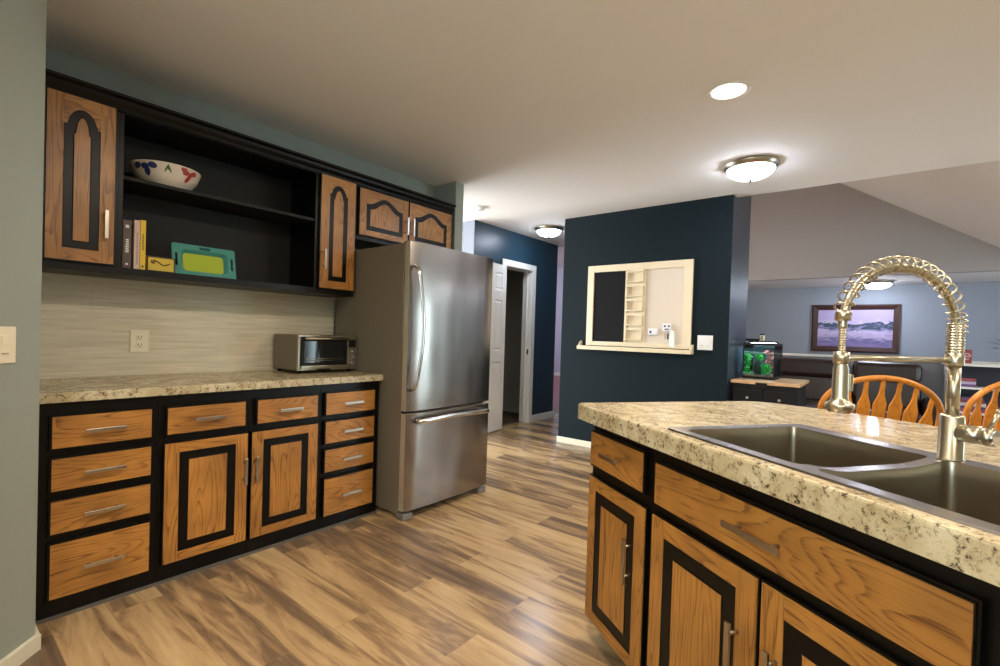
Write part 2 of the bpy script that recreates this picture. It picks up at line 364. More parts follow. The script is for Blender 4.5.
# near left wall, running diagonally up to the cabinets, and its return
cx_, cy2 = .303, 2.33
mb = MB()
mb.prism([(cx_, cy2), (cx_-1.9, cy2-1.9), (-2.4, .43), (-2.5, .43), (-2.5, 3.26), (cx_, 3.26)], M['sage'], lambda x, y: Vector((x, y, 0)), lambda x, y: Vector((x, y, H)))
struct('wall_left_near', mb)
d = Vector((-1, -1, 0)).normalized(); nrm = Vector((1, -1, 0)).normalized()
mb = MB(); P0 = Vector((cx_, cy2, 0))
q = [P0, P0+nrm*.013+Vector((.006, 0, 0)), P0+d*.40+nrm*.013, P0+d*.40]
mb.prism([(v.x, v.y) for v in q], M['creamtrim'], lambda x, y: Vector((x, y, 0)), lambda x, y: Vector((x, y, .055)))
mb.box((cx_, cy2-.002, 0), (cx_+.012, 2.50, .055), M['creamtrim']); struct('baseboard_left_near', mb)
# long left wall behind the cabinets
wallbox('wall_left', (cx_, 3.16, 0), (3.0, 3.26, H), M['sage'])
wallbox('wall_stub', (3.0, 2.905, 0), (3.10, 3.26, H), M['sage'])
mb = MB(); mb.box((cx_+.002, 3.148, .905), (2.0, 3.16, 1.44), M['tile']); struct('trim_2', mb)
# hall beyond: blue wall with a doorway
HY = 3.684
mb = MB()
for a in ((4.14, 4.73, 0, H), (5.33, 5.97, 0, H), (4.73, 5.33, 2.06, H)): mb.box((a[0], HY, a[2]), (a[1], HY+.12, a[3]), M['hallblue'])
struct('wall_hall', mb)
mb = MB(); mb.box((4.14, HY+.12, 0), (4.24, 6.5, H), M['lavside']); mb.box((4.134, HY+.002, 0), (4.14, 6.5, H), M['lavside']); struct('wall_side_hall', mb)
mb = MB(); mb.box((5.85, HY+.12, 0), (5.97, 6.5, H), M['dark']); mb.box((4.24, 5.3, 0), (5.85, 5.42, H), M['dark']); struct('wall_closet', mb)
mb = MB(); mb.box((4.24, 5.285, 0), (5.85, 5.3, .09), M['white']); struct('baseboard_closet', mb)
CARP = plain('dark_brown_floor', (74, 56, 42), .6)
mb = MB(); mb.box((4.24, HY+.1, 0), (5.85, 5.3, .006), CARP); struct('floor_closet', mb)
mb = MB(); mb.box((5.39, HY-.014, 0), (5.984, HY, .095), M['white'], .003); mb.box((5.97, HY-.014, 0), (5.984, HY+.2, .095), M['white']); struct('baseboard_hall', mb)
mb = MB()   # door casing and jambs
mb.box((4.655, HY-.02, 0), (4.735, HY, 2.13), M['white'], .004); mb.box((5.325, HY-.02, 0), (5.405, HY, 2.13), M['white'], .004); mb.box((4.655, HY-.021, 2.055), (5.405, HY, 2.135), M['white'], .004)
mb.box((4.73, HY, 0), (4.745, HY+.13, 2.06), M['white']); mb.box((5.315, HY, 0), (5.33, HY+.13, 2.06), M['white']); mb.box((4.73, HY, 2.045), (5.33, HY+.13, 2.06), M['white'])
mb.box((5.30, HY+.05, 0), (5.315, HY+.065, 2.045), M['white'])
dc = struct('door_1', mb)
mb = MB(); mb.box((5.312, HY+.012, .93), (5.3155, HY+.036, 1.0), M['slot']); struct('strike_plate', mb, parent=dc)
# six panel door leaf swung back behind the refrigerator
ld = Vector((4.326-4.714, 3.561-3.619, 0)).normalized(); rz = math.atan2(ld.y, ld.x)
leaf = thing('panel_door', 'white six panel interior door folded open beside the refrigerator', 'door', (4.714, 3.640, .012), rz)
leaf['kind'] = 'structure'
# local: x along leaf, y thickness (camera side is +y)
W_, HH = .60, 2.03
mb = MB(); pans = []
for x0, x1 in ((.09, .27), (.33, .51)):
    for z0, z1 in ((1.72, 1.93), (.98, 1.60), (.22, .84)): pans.append((x0, x1, z0, z1))
mb.poly([[(0, 0), (W_, 0), (W_, HH), (0, HH)]]+[[(a, c), (b, c), (b, d_), (a, d_)] for a, b, c, d_ in pans], M['white'], lambda u, v: Vector((u, .0, v)))
for a, b, c0, d0 in pans:
    o1 = [(a, c0), (b, c0), (b, d0), (a, d0)]; k = .018; o2 = [(a+k, c0+k), (b-k, c0+k), (b-k, d0-k), (a+k, d0-k)]; k = .034; o3 = [(a+k, c0+k), (b-k, c0+k), (b-k, d0-k), (a+k, d0-k)]
    mb.strip([Vector((u, 0, v)) for u, v in o1], [Vector((u, -.010, v)) for u, v in o2], M['white'])
    mb.strip([Vector((u, -.010, v)) for u, v in o2], [Vector((u, -.003, v)) for u, v in o3], M['white'])
    mb.poly([o3], M['white'], lambda u, v: Vector((u, -.003, v)))
mb.box((0, -.035, 0), (W_, -.012, HH), M['white']); mb.strip([Vector((u, 0, v)) for u, v in ((0, 0), (W_, 0), (W_, HH), (0, HH))], [Vector((u, -.035, v)) for u, v in ((0, 0), (W_, 0), (W_, HH), (0, HH))], M['white'])
# flip so the panelled face looks toward the kitchen
o = mb.build('leaf', parent=leaf); 
mb = MB(); mb.cyl((.54, 0, .93), (.54, .045, .93), .011, M['nickel']); mb.ball((.54, .06, .93), .026, M['nickel']); mb.build('door_knob', parent=leaf)
tb = MB(); tb.cyl((5.02, 5.285, .98), (5.02, 5.2, .98), .01, M['chrome']); tb.cyl((5.42, 5.285, .98), (5.42, 5.2, .98), .01, M['chrome']); tb.cyl((5.0, 5.21, .98), (5.44, 5.21, .98), .012, M['chrome'])
tag(tb.build('towel_bar'), 'small chrome bar on the wall inside the dark doorway', 'towel bar')
# far room seen through the slit right of the hall wall
mb = MB(); mb.box((12.4, 2.32, 0), (12.5, 9.4, 3.4), M['lav']); mb.box((5.97, 9.3, 0), (12.4, 9.4, 3.4), M['lav']); mb.box((5.97, 6.5, 0), (6.07, 9.3, 3.4), M['lav'])
mb.box((XB+.1, 2.32, 0), (12.4, 2.42, 3.4), M['lav']); struct('wall_far', mb)
mb = MB(); mb.box((5.97, 2.32, 3.3), (12.5, 9.4, 3.4), M['ceil']); mb.box((5.97, 2.32, H), (6.03, 6.5, 3.3), M['lav']); struct('ceiling_far', mb)
mb = MB(); mb.box((12.385, 2.42, 0), (12.4, 9.3, .10), M['white']); struct('baseboard_far', mb)
# navy accent wall with its angled end
mb = MB(); lp = [(4.65, 2.787), (4.65, 1.054), (4.77, 1.054), (4.77, 2.2), (4.80, 2.787)]
mb.poly([lp], M['blue'], lambda x, y: Vector((x, y, 0))); mb.poly([lp], M['blue'], lambda x, y: Vector((x, y, H)))
for i in range(5):
    a, b = lp[i], lp[(i+1) % 5]; mt = M['post'] if i == 1 else M['blue']
    mb.poly([[(0, 0), (1, 0), (1, 1), (0, 1)]], mt, lambda u, v, a=a, b=b: Vector((a[0]+(b[0]-a[0])*u, a[1]+(b[1]-a[1])*u, v*H)))
struct('wall_accent', mb)
mb = MB(); mb.box((4.638, 1.05, 0), (4.65, 2.80, .065), M['creamtrim'], .003); struct('baseboard_accent', mb)
wallbox('wall_living_end', (4.7701, 1.054, 0), (5.36, 1.17, 3.55), M['post'])
wallbox('wall_accent_return', (4.80, 2.32, 0), (5.97, 2.787, H), M['blue'])

# ================================================================== CABINETRY
def outline(x0, x1, z0, z1, arch, ins=0, n=24, kind='cathedral'):
    x0 += ins; x1 -= ins; z0 += ins; z1 -= ins
    pts = [(x0, z0), (x1, z0)]
    if arch <= 0: return pts+[(x1, z1), (x0, z1)]
    for i in range(n+1):
        t = i/n; u = abs(2*t-1)
        if kind == 'round': b = math.sqrt(max(0, 1-(u/.80)**2))*.8+.2*(1-(u/.80)**2) if u < .80 else 0
        else: b = .5*(1+math.cos(PI*min(1, u/.92)))
        pts.append((x1+(x0-x1)*t, z1-arch*(1-b)))
    return pts
def front_slab(mb, x0, x1, z0, z1, y, e=.012, m=None):
    # stepped black edge that stands out round an oak front
    mb.box((x0, y+.004, z0), (x1, y+.021, z1), M['black'])
    mb.box((x0+e*.45, y+.0015, z0+e*.45), (x1-e*.45, y+.006, z1-e*.45), M['black'])
def bar_pull(parent, x, z, y, L=.135, vert=False, m=None):
    m = m or M['nickel']; mb = MB(); s_ = .0075; o_ = .030
    if vert:
        mb.box((x-s_, y-o_-.005, z-L/2), (x+s_, y-o_+.003, z+L/2), m, .0015)
        for q in (-1, 1): mb.cyl((x, y-o_, z+q*L*.33), (x, y+.002, z+q*L*.33), .0045, m, seg=12)
    else:
        mb.box((x-L/2, y-o_-.005, z-s_), (x+L/2, y-o_+.003, z+s_), m, .0015)
        for q in (-1, 1): mb.cyl((x+q*L*.33, y-o_, z), (x+q*L*.33, y+.002, z), .0045, m, seg=12)
    o = mb.build('handle', parent); return o
def drawer(parent, x0, x1, z0, z1, y, name='drawer', L=.135, hz=0):
    cx0, cz0 = (x0+x1)/2, (z0+z1)/2
    root = parent
    mb = MB(); e = .009
    front_slab(mb, x0-.006, x1+.006, z0-.006, z1+.006, y)
    mb.box((x0+.002, y-.001, z0+.002), (x1-.002, y+.010, z1-.002), M['oakh'])
    o = mb.build(name, root, loc=(cx0, y, cz0)); 
    h = bar_pull(o, 0, hz, 0, L); return o
def cab_door(parent, x0, x1, z0, z1, y, arch=0, kind='cathedral', stile=.052, rail=.052, ring=.032, handle=None, HL=.135):
    cx0, cz0 = (x0+x1)/2, (z0+z1)/2
    mb = MB(); front_slab(mb, x0-.005, x1+.005, z0-.005, z1+.005, y)
    a, b, c0, d0 = x0+stile, x1-stile, z0+rail, z1-rail
    P = lambda u, v: Vector((u, y-.001, v))
    top = outline(a, b, c0, d0, arch, 0, kind=kind)
    mb.poly([[(x0, z0), (a, z0), (a, z1), (x0, z1)]], M['oakv'], P); mb.poly([[(b, z0), (x1, z0), (x1, z1), (b, z1)]], M['oakv'], P)
    mb.poly([[(a, z0), (b, z0), (b, c0), (a, c0)]], M['oakh'], P)
    tp = top[2:]; mb.poly([[(a, z1)]+list(reversed(tp))+[(b, z1)]], M['oakh'], P)
    mb.strip([P(u, v) for u, v in ((x0, z0), (x1, z0), (x1, z1), (x0, z1))], [Vector((u, y+.006, v)) for u, v in ((x0, z0), (x1, z0), (x1, z1), (x0, z1))], M['oakh'])
    L0 = top; L1 = outline(a, b, c0, d0, arch, .004, kind=kind); L2 = outline(a, b, c0, d0, arch, .012, kind=kind); L3 = outline(a, b, c0, d0, arch, ring-.003, kind=kind); L4 = outline(a, b, c0, d0, arch, ring, kind=kind)
    dp = [-.001, .004, .009, .001, -.0005]
    for (A, ya), (B, yb) in zip(zip((L0, L1, L2, L3), dp), zip((L1, L2, L3, L4), dp[1:])):
        mb.strip([Vector((u, y+ya, v)) for u, v in A], [Vector((u, y+yb, v)) for u, v in B], M['black'])
    mb.poly([L4], M['oakv'], lambda u, v: Vector((u, y-.0005, v)))
    o = mb.build('door', parent, loc=(cx0, y, cz0))
    if handle: bar_pull(o, handle[0]-cx0, handle[1]-cz0, 0, HL, vert=True)
    return o
def face_frame(mb, x0, x1, z0, z1, yf, yb, holes=()):
    mb.box((x0, yf, z0), (x1, yb, z1), M['black'])

# --- left base cabinets (one unit per column)
BY = 2.525   # face frame plane; fronts stand proud at 2.503
rows = [(.683, .812), (.514, .644), (.344, .477), (.084, .305)]
names = ['black base cabinet with four oak drawers beside the near left wall',
         'black base cabinet with one drawer over a V-grained oak door', 'black base cabinet with drawer over oak door hinged right',
         'black base cabinet with four narrow oak drawers beside the refrigerator']
bounds = [(.306, .723, .362, .694), (.723, 1.122, .752, 1.098), (1.122, 1.527, 1.157, 1.500), (1.527, 1.945, 1.553, 1.899)]
for i, (a, b, x0, x1) in enumerate(bounds):
    t = thing('base_cabinet', names[i], 'cabinet', (a, BY, 0), group='base cabinets along the left wall')
    mb = MB(); mb.box((.0005, 0, .0), (b-a-.0005, .62, .8645), M['black'], .0008); mb.build('carcass', t)
    Y = -.022
    if i in (0, 3):
        for z0, z1 in rows: drawer(t, x0-a, x1-a, z0, z1, Y)
    else:
        drawer(t, x0-a, x1-a, .683, .808, Y)
        dx = (.746-a, 1.110-a) if i == 1 else (1.134-a, 1.503-a)
        hx = 1.093-a if i == 1 else 1.148-a
        cab_door(t, dx[0], dx[1], .09, .642, Y, handle=(hx, .452), ring=.041, stile=.057, rail=.044, HL=.135)
mb = MB(); mb.box((.306, BY-.012, 0), (1.945, BY-.0005, .012), plain('grey_shoe_strip', (92, 88, 82), .4)); struct('trim_3', mb)
mb = MB()
pf = [(2.500, .8665), (2.500, .899), (2.506, .905), (3.148, .905), (3.148, .8665)]
mb.prism(pf, M['granite'], lambda y, z: Vector((.304, y, z)), lambda y, z: Vector((1.958, y, z)))
tag(mb.build('countertop'), 'speckled cream laminate countertop along the left wall under the backsplash', 'countertop')

# --- wall cabinets
UY = 2.84
def wall_cab(name, label, x0, x1, z0, z1, group=None):
    t = thing(name, label, 'cabinet', (x0, UY, z0), group=group)
    return t
G = 'wall cabinets along the left wall'
t = wall_cab('wall_cabinet', 'black wall cabinet with tall arched oak door beside the near left wall', .306, .630, 1.42, 2.22, G)
mb = MB(); mb.box((0, 0, 0), (.3235, .318, .80), M['black'], .0008); mb.build('carcass', t)
cab_door(t, .374-.306, .612-.306, 1.462-1.42, 2.192-1.42, -.022, arch=.075, kind='round', handle=(.578-.306, 1.641-1.42), stile=.055, rail=.054, ring=.036, HL=.13)
t = wall_cab('open_shelf_cabinet', 'wide black open wall cabinet with one shelf holding a bowl, books and tray', .630, 1.668, 1.42, 2.22, G)
W = 1.038
mb = MB(); B_ = M['black']
mb.box((0, 0, 0), (.019, .312, .80), B_); mb.box((W-.019, 0, 0), (W, .312, .80), B_); mb.box((.019, .0, 0), (W-.019, .305, .035), B_)
mb.box((.019, 0, .765), (W-.019, .305, .80), B_); mb.build('carcass', t)
mb = MB(); mb.box((.0005, .3125, 0), (W-.0005, .318, .80), M['blackin']); mb.build('back_panel', t)
mb = MB(); mb.box((.0195, .010, .461), (W-.0195, .305, .479), M['blackin'], .001); mb.build('shelf', t)
t = wall_cab('wall_cabinet', 'black wall cabinet with narrow round-arched oak door left of the refrigerator', 1.668, 1.948, 1.42, 2.22, G)
mb = MB(); mb.box((.0005, 0, 0), (.2795, .318, .80), M['black'], .0008); mb.build('carcass', t)
cab_door(t, 1.676-1.668, 1.931-1.668, 1.457-1.42, 2.188-1.42, -.022, arch=.06, kind='round', handle=(1.697-1.668, 1.641-1.42), stile=.060, rail=.05, ring=.032, HL=.13)
t = wall_cab('wall_cabinet', 'short black wall cabinet with two arched oak doors above the refrigerator', 1.948, 2.905, 1.82, 2.22, G)
mb = MB(); mb.box((.0005, 0, 0), (.952, .318, .40), M['black'], .0008); mb.build('carcass', t)
for x0, x1, hx in ((1.968, 2.400, 2.378), (2.416, 2.868, 2.436)):
    cab_door(t, x0-1.948, x1-1.948, .035, .355, -.022, arch=.06, handle=(hx-1.948, 1.984-1.82), stile=.054, rail=.038, ring=.033, HL=.13)
mb = MB()   # crown moulding
pf = [(2.838, 2.19), (2.828, 2.19), (2.822, 2.205), (2.806, 2.222), (2.800, 2.238), (2.782, 2.246), (2.782, 2.258), (2.86, 2.258), (2.86, 2.2205), (2.838, 2.2205)]
mb.prism(pf, M['black'], lambda y, z: Vector((.304, y, z)), lambda y, z: Vector((2.885, y, z)))
tag(mb.build('crown_moulding'), 'black crown moulding along the top of the wall cabinets', 'moulding')

# ================================================================== REFRIGERATOR
FX0, FX1 = 1.962, 2.772; FW = FX1-FX0
t = thing('refrigerator', 'stainless steel bottom freezer refrigerator between the cabinets and the hall', 'refrigerator', (FX0, 2.255, 0))
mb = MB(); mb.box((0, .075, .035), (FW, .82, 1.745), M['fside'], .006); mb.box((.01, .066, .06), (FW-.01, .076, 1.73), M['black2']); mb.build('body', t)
def fdoor(name, z0, z1):
    mb = MB(); n = 14; prof = []
    for i in range(n+1):
        u = i/n; x = FW*u; bow = .014*(1-(2*u-1)**2); e = 0
        edge = .010*max(0, 1-min(u, 1-u)*FW/.012)**2
        prof.append((x, -bow+edge+.010))
    pts = prof
    back = [(FW, .064), (0, .064)]
    loop = pts+back
    k = .004
    mb.poly([loop], M['fedge'], lambda x, y: Vector((x, y, z0))); mb.poly([loop], M['fedge'], lambda x, y: Vector((x, y, z1)))
    mb.strip([Vector((x, y, z0)) for x, y in pts], [Vector((x, y, z1)) for x, y in pts], M['fridge'], True, closed=False)
    mb.strip([Vector((x, y, z0)) for x, y in (pts[-1], back[0], back[1], pts[0])], [Vector((x, y, z1)) for x, y in (pts[-1], back[0], back[1], pts[0])], M['fedge'], False, closed=False)
    return mb.build(name, t)
d1 = fdoor('refrigerator_door', .690, 1.752); d2 = fdoor('freezer_door', .062, .672)
mb = MB(); pts = [(.020, .004, 1.60), (.016, -.035, 1.585)]+[(.016+.030*math.sin(PI*i/20), -.050-.022*math.sin(PI*i/20), 1.57-.72*i/20) for i in range(21)]+[(.016, -.035, .835), (.020, .004, .82)]
mb.tube(pts, .011, M['handle'], rad=lambda u: (.008, .013), seg=14); mb.build('handle', d1)
mb = MB(); pts = [(.06, .0, .628), (.063, -.035, .628)]+[(.07+.655*i/16, -.050-.016*math.sin(PI*i/16), .628+.012*math.sin(PI*i/16)) for i in range(17)]+[(.733, -.035, .628), (.736, .0, .628)]
mb.tube(pts, .011, M['handle'], rad=lambda u: (.016, .009), seg=14); mb.build('handle', d2)
mb = MB(); mb.box((.10, .085, .012), (FW-.10, .11, .05), M['black2']); 
for i in range(6): mb.box((.12, .080, .017+.005*i), (FW-.12, .086, .019+.005*i), M['gasket'])
mb.build('toe_grille', t)
for x0 in (.0, FW-.085):
    mb = MB(); mb.box((x0+.003, .02, .0), (x0+.085, .10, .042), M['gasket'], .008); mb.build('foot_cover', t)
for x0 in (.02, FW-.09):
    mb = MB(); mb.box((x0, .03, 1.746), (x0+.07, .11, 1.762), M['gasket'], .006); mb.build('hinge_cover', t)
mb = MB(); mb.box((.02, .72, 0), (FW-.02, .78, .034), M['gasket']); mb.build('rear_foot', t)

# ================================================================== TOASTER OVEN
t = thing('toaster_oven', 'stainless toaster oven with glass door on the left countertop', 'toaster oven', (1.526, 2.79, .905))
SS = steel('toaster_steel', (176, 168, 150), .35); TS = plain('toaster_side_taupe', (110, 98, 80), .4)
mb = MB(); mb.box((0, .012, .016), (.43, .315, .243), TS, .008); mb.box((.0, .0, .018), (.43, .018, .243), SS, .004)
mb.box((.010, .02, .2425), (.42, .31, .2445), SS); mb.build('body', t)
mb = MB(); mb.box((.018, -.012, .045), (.345, 0, .232), M['black2'], .003); mb.box((.035, -.014, .068), (.328, -.011, .205), M['ovenglass']); mb.box((.018, -.014, .03), (.345, -.001, .050), SS, .002)
for i in range(9): pass
mb.cyl((.045, -.0155, .095), (.318, -.0155, .095), .002, SS, seg=8); mb.cyl((.045, -.0155, .083), (.318, -.0155, .083), .002, SS, seg=8)
dd = mb.build('door', t)
mb = MB(); mb.cyl((.03, -.042, .222), (.335, -.042, .222), .008, SS); 
for x in (.045, .32): mb.cyl((x, -.042, .222), (x, -.008, .222), .006, SS)
mb.build('handle', dd)
mb = MB(); mb.box((.350, -.004, .03), (.424, .002, .235), SS, .003); mb.box((.36, -.006, .165), (.414, -.003, .215), M['black2']); mb.build('control_panel', t)
for z in (.060, .098, .135):
    mb = MB(); mb.cyl((.387, -.004, z), (.387, -.026, z), .0145, M['chrome'], r2=.0125, seg=24); mb.build('knob', t)
for x in (.03, .39):
    for y in (.03, .28):
        mb = MB(); mb.cyl((x, y, 0), (x, y, .018), .012, M['black2']); mb.build('foot', t)
mb = MB(); mb.box((.13, -.008, .018), (.22, .0, .028), M['black2']); mb.build('crumb_tray_handle', t)

# ================================================================== SWITCHES AND OUTLET
t = thing('electrical_outlet', 'ivory duplex electrical outlet on the striated backsplash', 'outlet', (.805, 3.148, 1.03))
mb = MB(); mb.box((-.043, -.006, 0), (.043, 0, .122), M['plate'], .003); mb.build('cover_plate', t)
for z in (.040, .082):
    mb = MB(); mb.box((-.017, -.009, z-.015), (.017, -.005, z+.015), M['plate'], .004)
    mb.box((-.009, -.0095, z-.004), (-.006, -.0088, z+.008), M['slot']); mb.box((.006, -.0095, z-.004), (.009, -.0088, z+.008), M['slot']); mb.cyl((0, -.0088, z-.009), (0, -.0095, z-.009), .003, M['slot'], seg=10)
    mb.build('socket', t)
def switch(name, label, loc, rz, wd, ht, n, m, pw=.033, gap=.05):
    t = thing(name, label, 'light switch', loc, rz)
    mb = MB(); mb.box((-wd/2, -.006, 0), (wd/2, 0, ht), m, .003); mb.build('cover_plate', t)
    for i in range(n):
        x = (i-(n-1)/2)*gap
        mb = MB(); mb.box((x-pw/2, -.009, ht/2-.033), (x+pw/2, -.005, ht/2+.033), m, .002)
        mb.box((x-pw/2+.004, -.0115, ht/2-.002), (x+pw/2-.004, -.0085, ht/2+.030), m, .002)
        mb.box((x-pw/2+.004, -.0096, ht/2-.028), (x+pw/2-.004, -.0088, ht/2-.026), M['slot'])
        mb.build('rocker', t)
P1 = Vector((cx_, cy2, 0))+d*.148
switch('light_switch', 'ivory rocker light switch on the near left wall', (P1.x, P1.y, 1.043), math.radians(45), .088, .122, 1, M['plate'])
switch('light_switch', 'white double rocker switch beside the wooden message board on the navy wall', (4.65, 1.252, 1.105), math.radians(-90), .135, .135, 2, M['plate2'], .034, .052)

# door casing at the very left of the near wall
P2 = Vector((cx_, cy2, 0))+d*.197
mb = MB()
mb.box((-.09, -.018, 0), (0, 0, 2.12), M['creamtrim'], .004); mb.box((-1.0, -.018, 2.03), (-.0901, 0, 2.12), M['creamtrim'], .004); mb.box((-1.0, -.018, 0), (-.91, 0, 2.0299), M['creamtrim'], .004)
o = struct('door_2', mb); o.location = (P2.x, P2.y, 0); o.rotation_euler = (0, 0, math.radians(45))
mb = MB(); mb.box((-.908, -.012, .01), (-.092, -.002, 2.028), M['white']); l2 = struct('door_leaf', mb, parent=o)

# ================================================================== MESSAGE BOARD on the navy wall (local x to the right = world -y)
t = thing('message_board', 'cream framed message board with chalkboard, letter slots and key ledge on navy wall', 'message board', (4.65, 2.45, 1.06), math.radians(-90))
# local x = 2.45 - y
mb = MB(); fr = M['cream']
X0, X1 = -.015, 1.075
mb.box((X0, -.026, .045), (X0+.072, 0, .892), fr, .003); mb.box((X1-.082, -.026, .045), (X1, 0, .892), fr, .003)
mb.box((X0+.072, -.026, .822), (X1-.082, 0, .892), fr, .003); mb.box((X0+.072, -.026, .045), (X1-.082, 0, .090), fr, .003)
mb.box((.412, -.022, .09), (.432, 0, .822), fr); mb.box((.606, -.022, .09), (.626, 0, .822), fr)
mb.build('frame', t)
mb = MB(); mb.box((X0+.072, -.010, .09), (.412, -.002, .822), M['chalk']); mb.build('chalkboard', t)
mb = MB(); mb.box((.626, -.010, .09), (X1-.082, -.002, .822), M['pale']); mb.build('pin_board', t)
mb = MB(); mb.box((.432, -.006, .09), (.606, -.001, .822), M['cream']); mb.build('slot_back', t)
for i in range(5):
    z = .115+i*.146
    mb = MB(); mb.box((.432, -.045, z), (.606, -.006, z+.012), fr, .002); mb.box((.432, -.047, z-.012), (.606, -.041, z+.038), fr, .002) if False else None
    mb.box((.430, -.050, z+.100), (.608, -.042, z+.122), fr, .002); mb.box((.432, -.045, z+.012), (.442, -.006, z+.1), fr); mb.box((.596, -.045, z+.012), (.606, -.006, z+.1), fr)
    mb.build('letter_slot', t)
mb = MB(); mb.box((-.085, -.095, .0), (1.10, 0, .014), fr, .002); mb.box((-.085, -.095, .014), (1.10, -.083, .040), fr, .002)
for x in (-.085, 1.085): mb.prism([(-.095, .014), (0, .014), (0, .09), (-.03, .085)], fr, lambda y, z, x=x: Vector((x, y, z)), lambda y, z, x=x: Vector((x+.014, y, z)))
mb.build('ledge', t)
BY0 = 2.45
def on_board(name, label, cat, y, z, off=.012): return thing(name, label, cat, (4.65-off, y, z), math.radians(-90))
mb = MB(); WH = plain('white_key_fob', (226, 226, 230), .3); mb.box((-.05, -.022, 0), (.05, 0, .072), WH, .012); mb.cyl((-.02, -.023, .036), (-.02, -.0225, .036), .012, M['slot']) ; 
o = mb.build('key_fob'); o.location = (4.638, 1.735, 1.225); o.rotation_euler = (0, 0, -PI/2); tag(o, 'white key fob hanging lower left on the pale pin board', 'key fob')
t2 = thing('keychain', 'white and black keychain hanging from a hook on the pin board', 'keychain', (4.638, 1.60, 1.27), -PI/2)
mb = MB(); mb.box((-.045, -.018, 0), (.045, 0, .075), WH, .016); mb.build('fob', t2)
mb = MB(); mb.cyl((-.018, -.019, .05), (-.018, -.0185, .05), .010, M['slot']); mb.cyl((.02, -.019, .05), (.02, -.0185, .05), .009, M['slot']); mb.box((-.02, -.0192, .015), (.02, -.0185, .025), M['slot']); mb.build('printed_marks', t2)
mb = MB(); mb.tube([(.0+.016*math.cos(a), -.010, -.012+.016*math.sin(a)) for a in [i*2*PI/16 for i in range(16)]], .0016, M['nickel'], seg=6, closed=True); mb.build('key_ring', t2)
for k_ in range(2):
    mb = MB(); mb.box((-.022+.028*k_, -.012-.003*k_, -.075), (-.008+.028*k_, -.010-.003*k_, -.022), M['slot'] if k_ else M['nickel'], .0006); mb.build('key', t2)
mb = MB(); mb.poly([[(-.02, 0), (.035, -.01), (.03, .14), (.0, .155), (-.012, .13)]], plain('paper_tag', (236, 236, 232), .6), lambda u, v: Vector((u, -.014, v))); mb.poly([[(-.02, 0), (.035, -.01), (.03, .14), (.0, .155), (-.012, .13)]], mb.mats[0], lambda u, v: Vector((u, -.011, v)))
o = mb.build('paper_tag'); o.location = (4.630, 1.555, 1.128); o.rotation_euler = (0, 0, -PI/2); tag(o, 'long white paper tag hanging below the keys on the pin board', 'tag')
mb = MB(); mb.box((-.045, -.008, 0), (.045, 0, .006), plain('dark_wood_pencil', (70, 40, 20), .5), .002)
o = mb.build('pencil'); o.location = (4.570, 2.42, 1.100); o.rotation_euler = (0, 0, -PI/2); tag(o, 'short dark pencil on the left end of the board ledge', 'pencil')

# ================================================================== THINGS ON THE OPEN SHELF
# bowl with painted flowers
t = thing('serving_bowl', 'white ceramic bowl painted with blue and red flowers on the upper shelf', 'bowl', (.862, 2.975, 1.8995))
CER = plain('glazed_cream_ceramic', (226, 214, 196), .18)
prof = [(.0, .004), (.075, .004), (.078, 0), (.086, 0), (.088, .006), (.115, .022), (.142, .055), (.158, .100), (.160, .106), (.156, .108), (.152, .100), (.135, .055), (.105, .026), (.0, .016)]
mb = MB(); mb.lathe(prof, CER, seg=56); mb.build('bowl', t)
def bowlpt(ang, z, off=.0015):
    pr = [(.088, .006), (.115, .022), (.142, .055), (.158, .100)]
    for (r1, z1), (r2, z2) in zip(pr, pr[1:]):
        if z1 <= z <= z2: r = r1+(r2-r1)*(z-z1)/(z2-z1)
    return Vector(((r+off)*math.cos(ang), (r+off)*math.sin(ang), z))
def petal(mb, a, z, ra, rz_, rot, m):
    lp = []
    for i in range(14):
        th = 2*PI*i/14; u = ra*math.cos(th); v = rz_*math.sin(th)
        uu = u*math.cos(rot)-v*math.sin(rot); vv = u*math.sin(rot)+v*math.cos(rot)
        lp.append((a+uu/.15, min(.0995, max(.0065, z+vv))))
    c0 = mb.bm.verts.new(bowlpt(a, z, .0022)); vs = [mb.bm.verts.new(bowlpt(p, q, .0018)) for p, q in lp]
    for i in range(14): mb.bm.faces.new((c0, vs[i], vs[(i+1) % 14]))
    mb._fin(vs, m, True)
BLU = plain('cobalt_glaze', (36, 52, 104), .3); RDG = plain('red_glaze', (166, 58, 52), .3); GRN = plain('green_glaze', (58, 92, 52), .3)
mb = MB()
fa = math.radians(-90-17)    # centre of the side facing the camera
for da, dz, r in ((-.60, .078, 0), (-.86, .082, .3), (-.36, .084, -.2), (-.55, .056, 1.2)): petal(mb, fa+da, dz, .020, .0145, r, BLU)
mb.build('blue_flower', t)
mb = MB()
for da, dz, r in ((.62, .078, .2), (.80, .072, 1.0), (.93, .084, 0), (.75, .050, 1.3), (.55, .09, -.3)): petal(mb, fa+da, dz, .017, .0125, r, RDG)
mb.build('red_flower', t)
mb = MB(); petal(mb, fa+.03, .078, .004, .020, -.40, GRN); petal(mb, fa+.12, .078, .004, .020, .40, GRN); petal(mb, fa+.08, .084, .0035, .014, 0, GRN); mb.build('green_leaf', t)
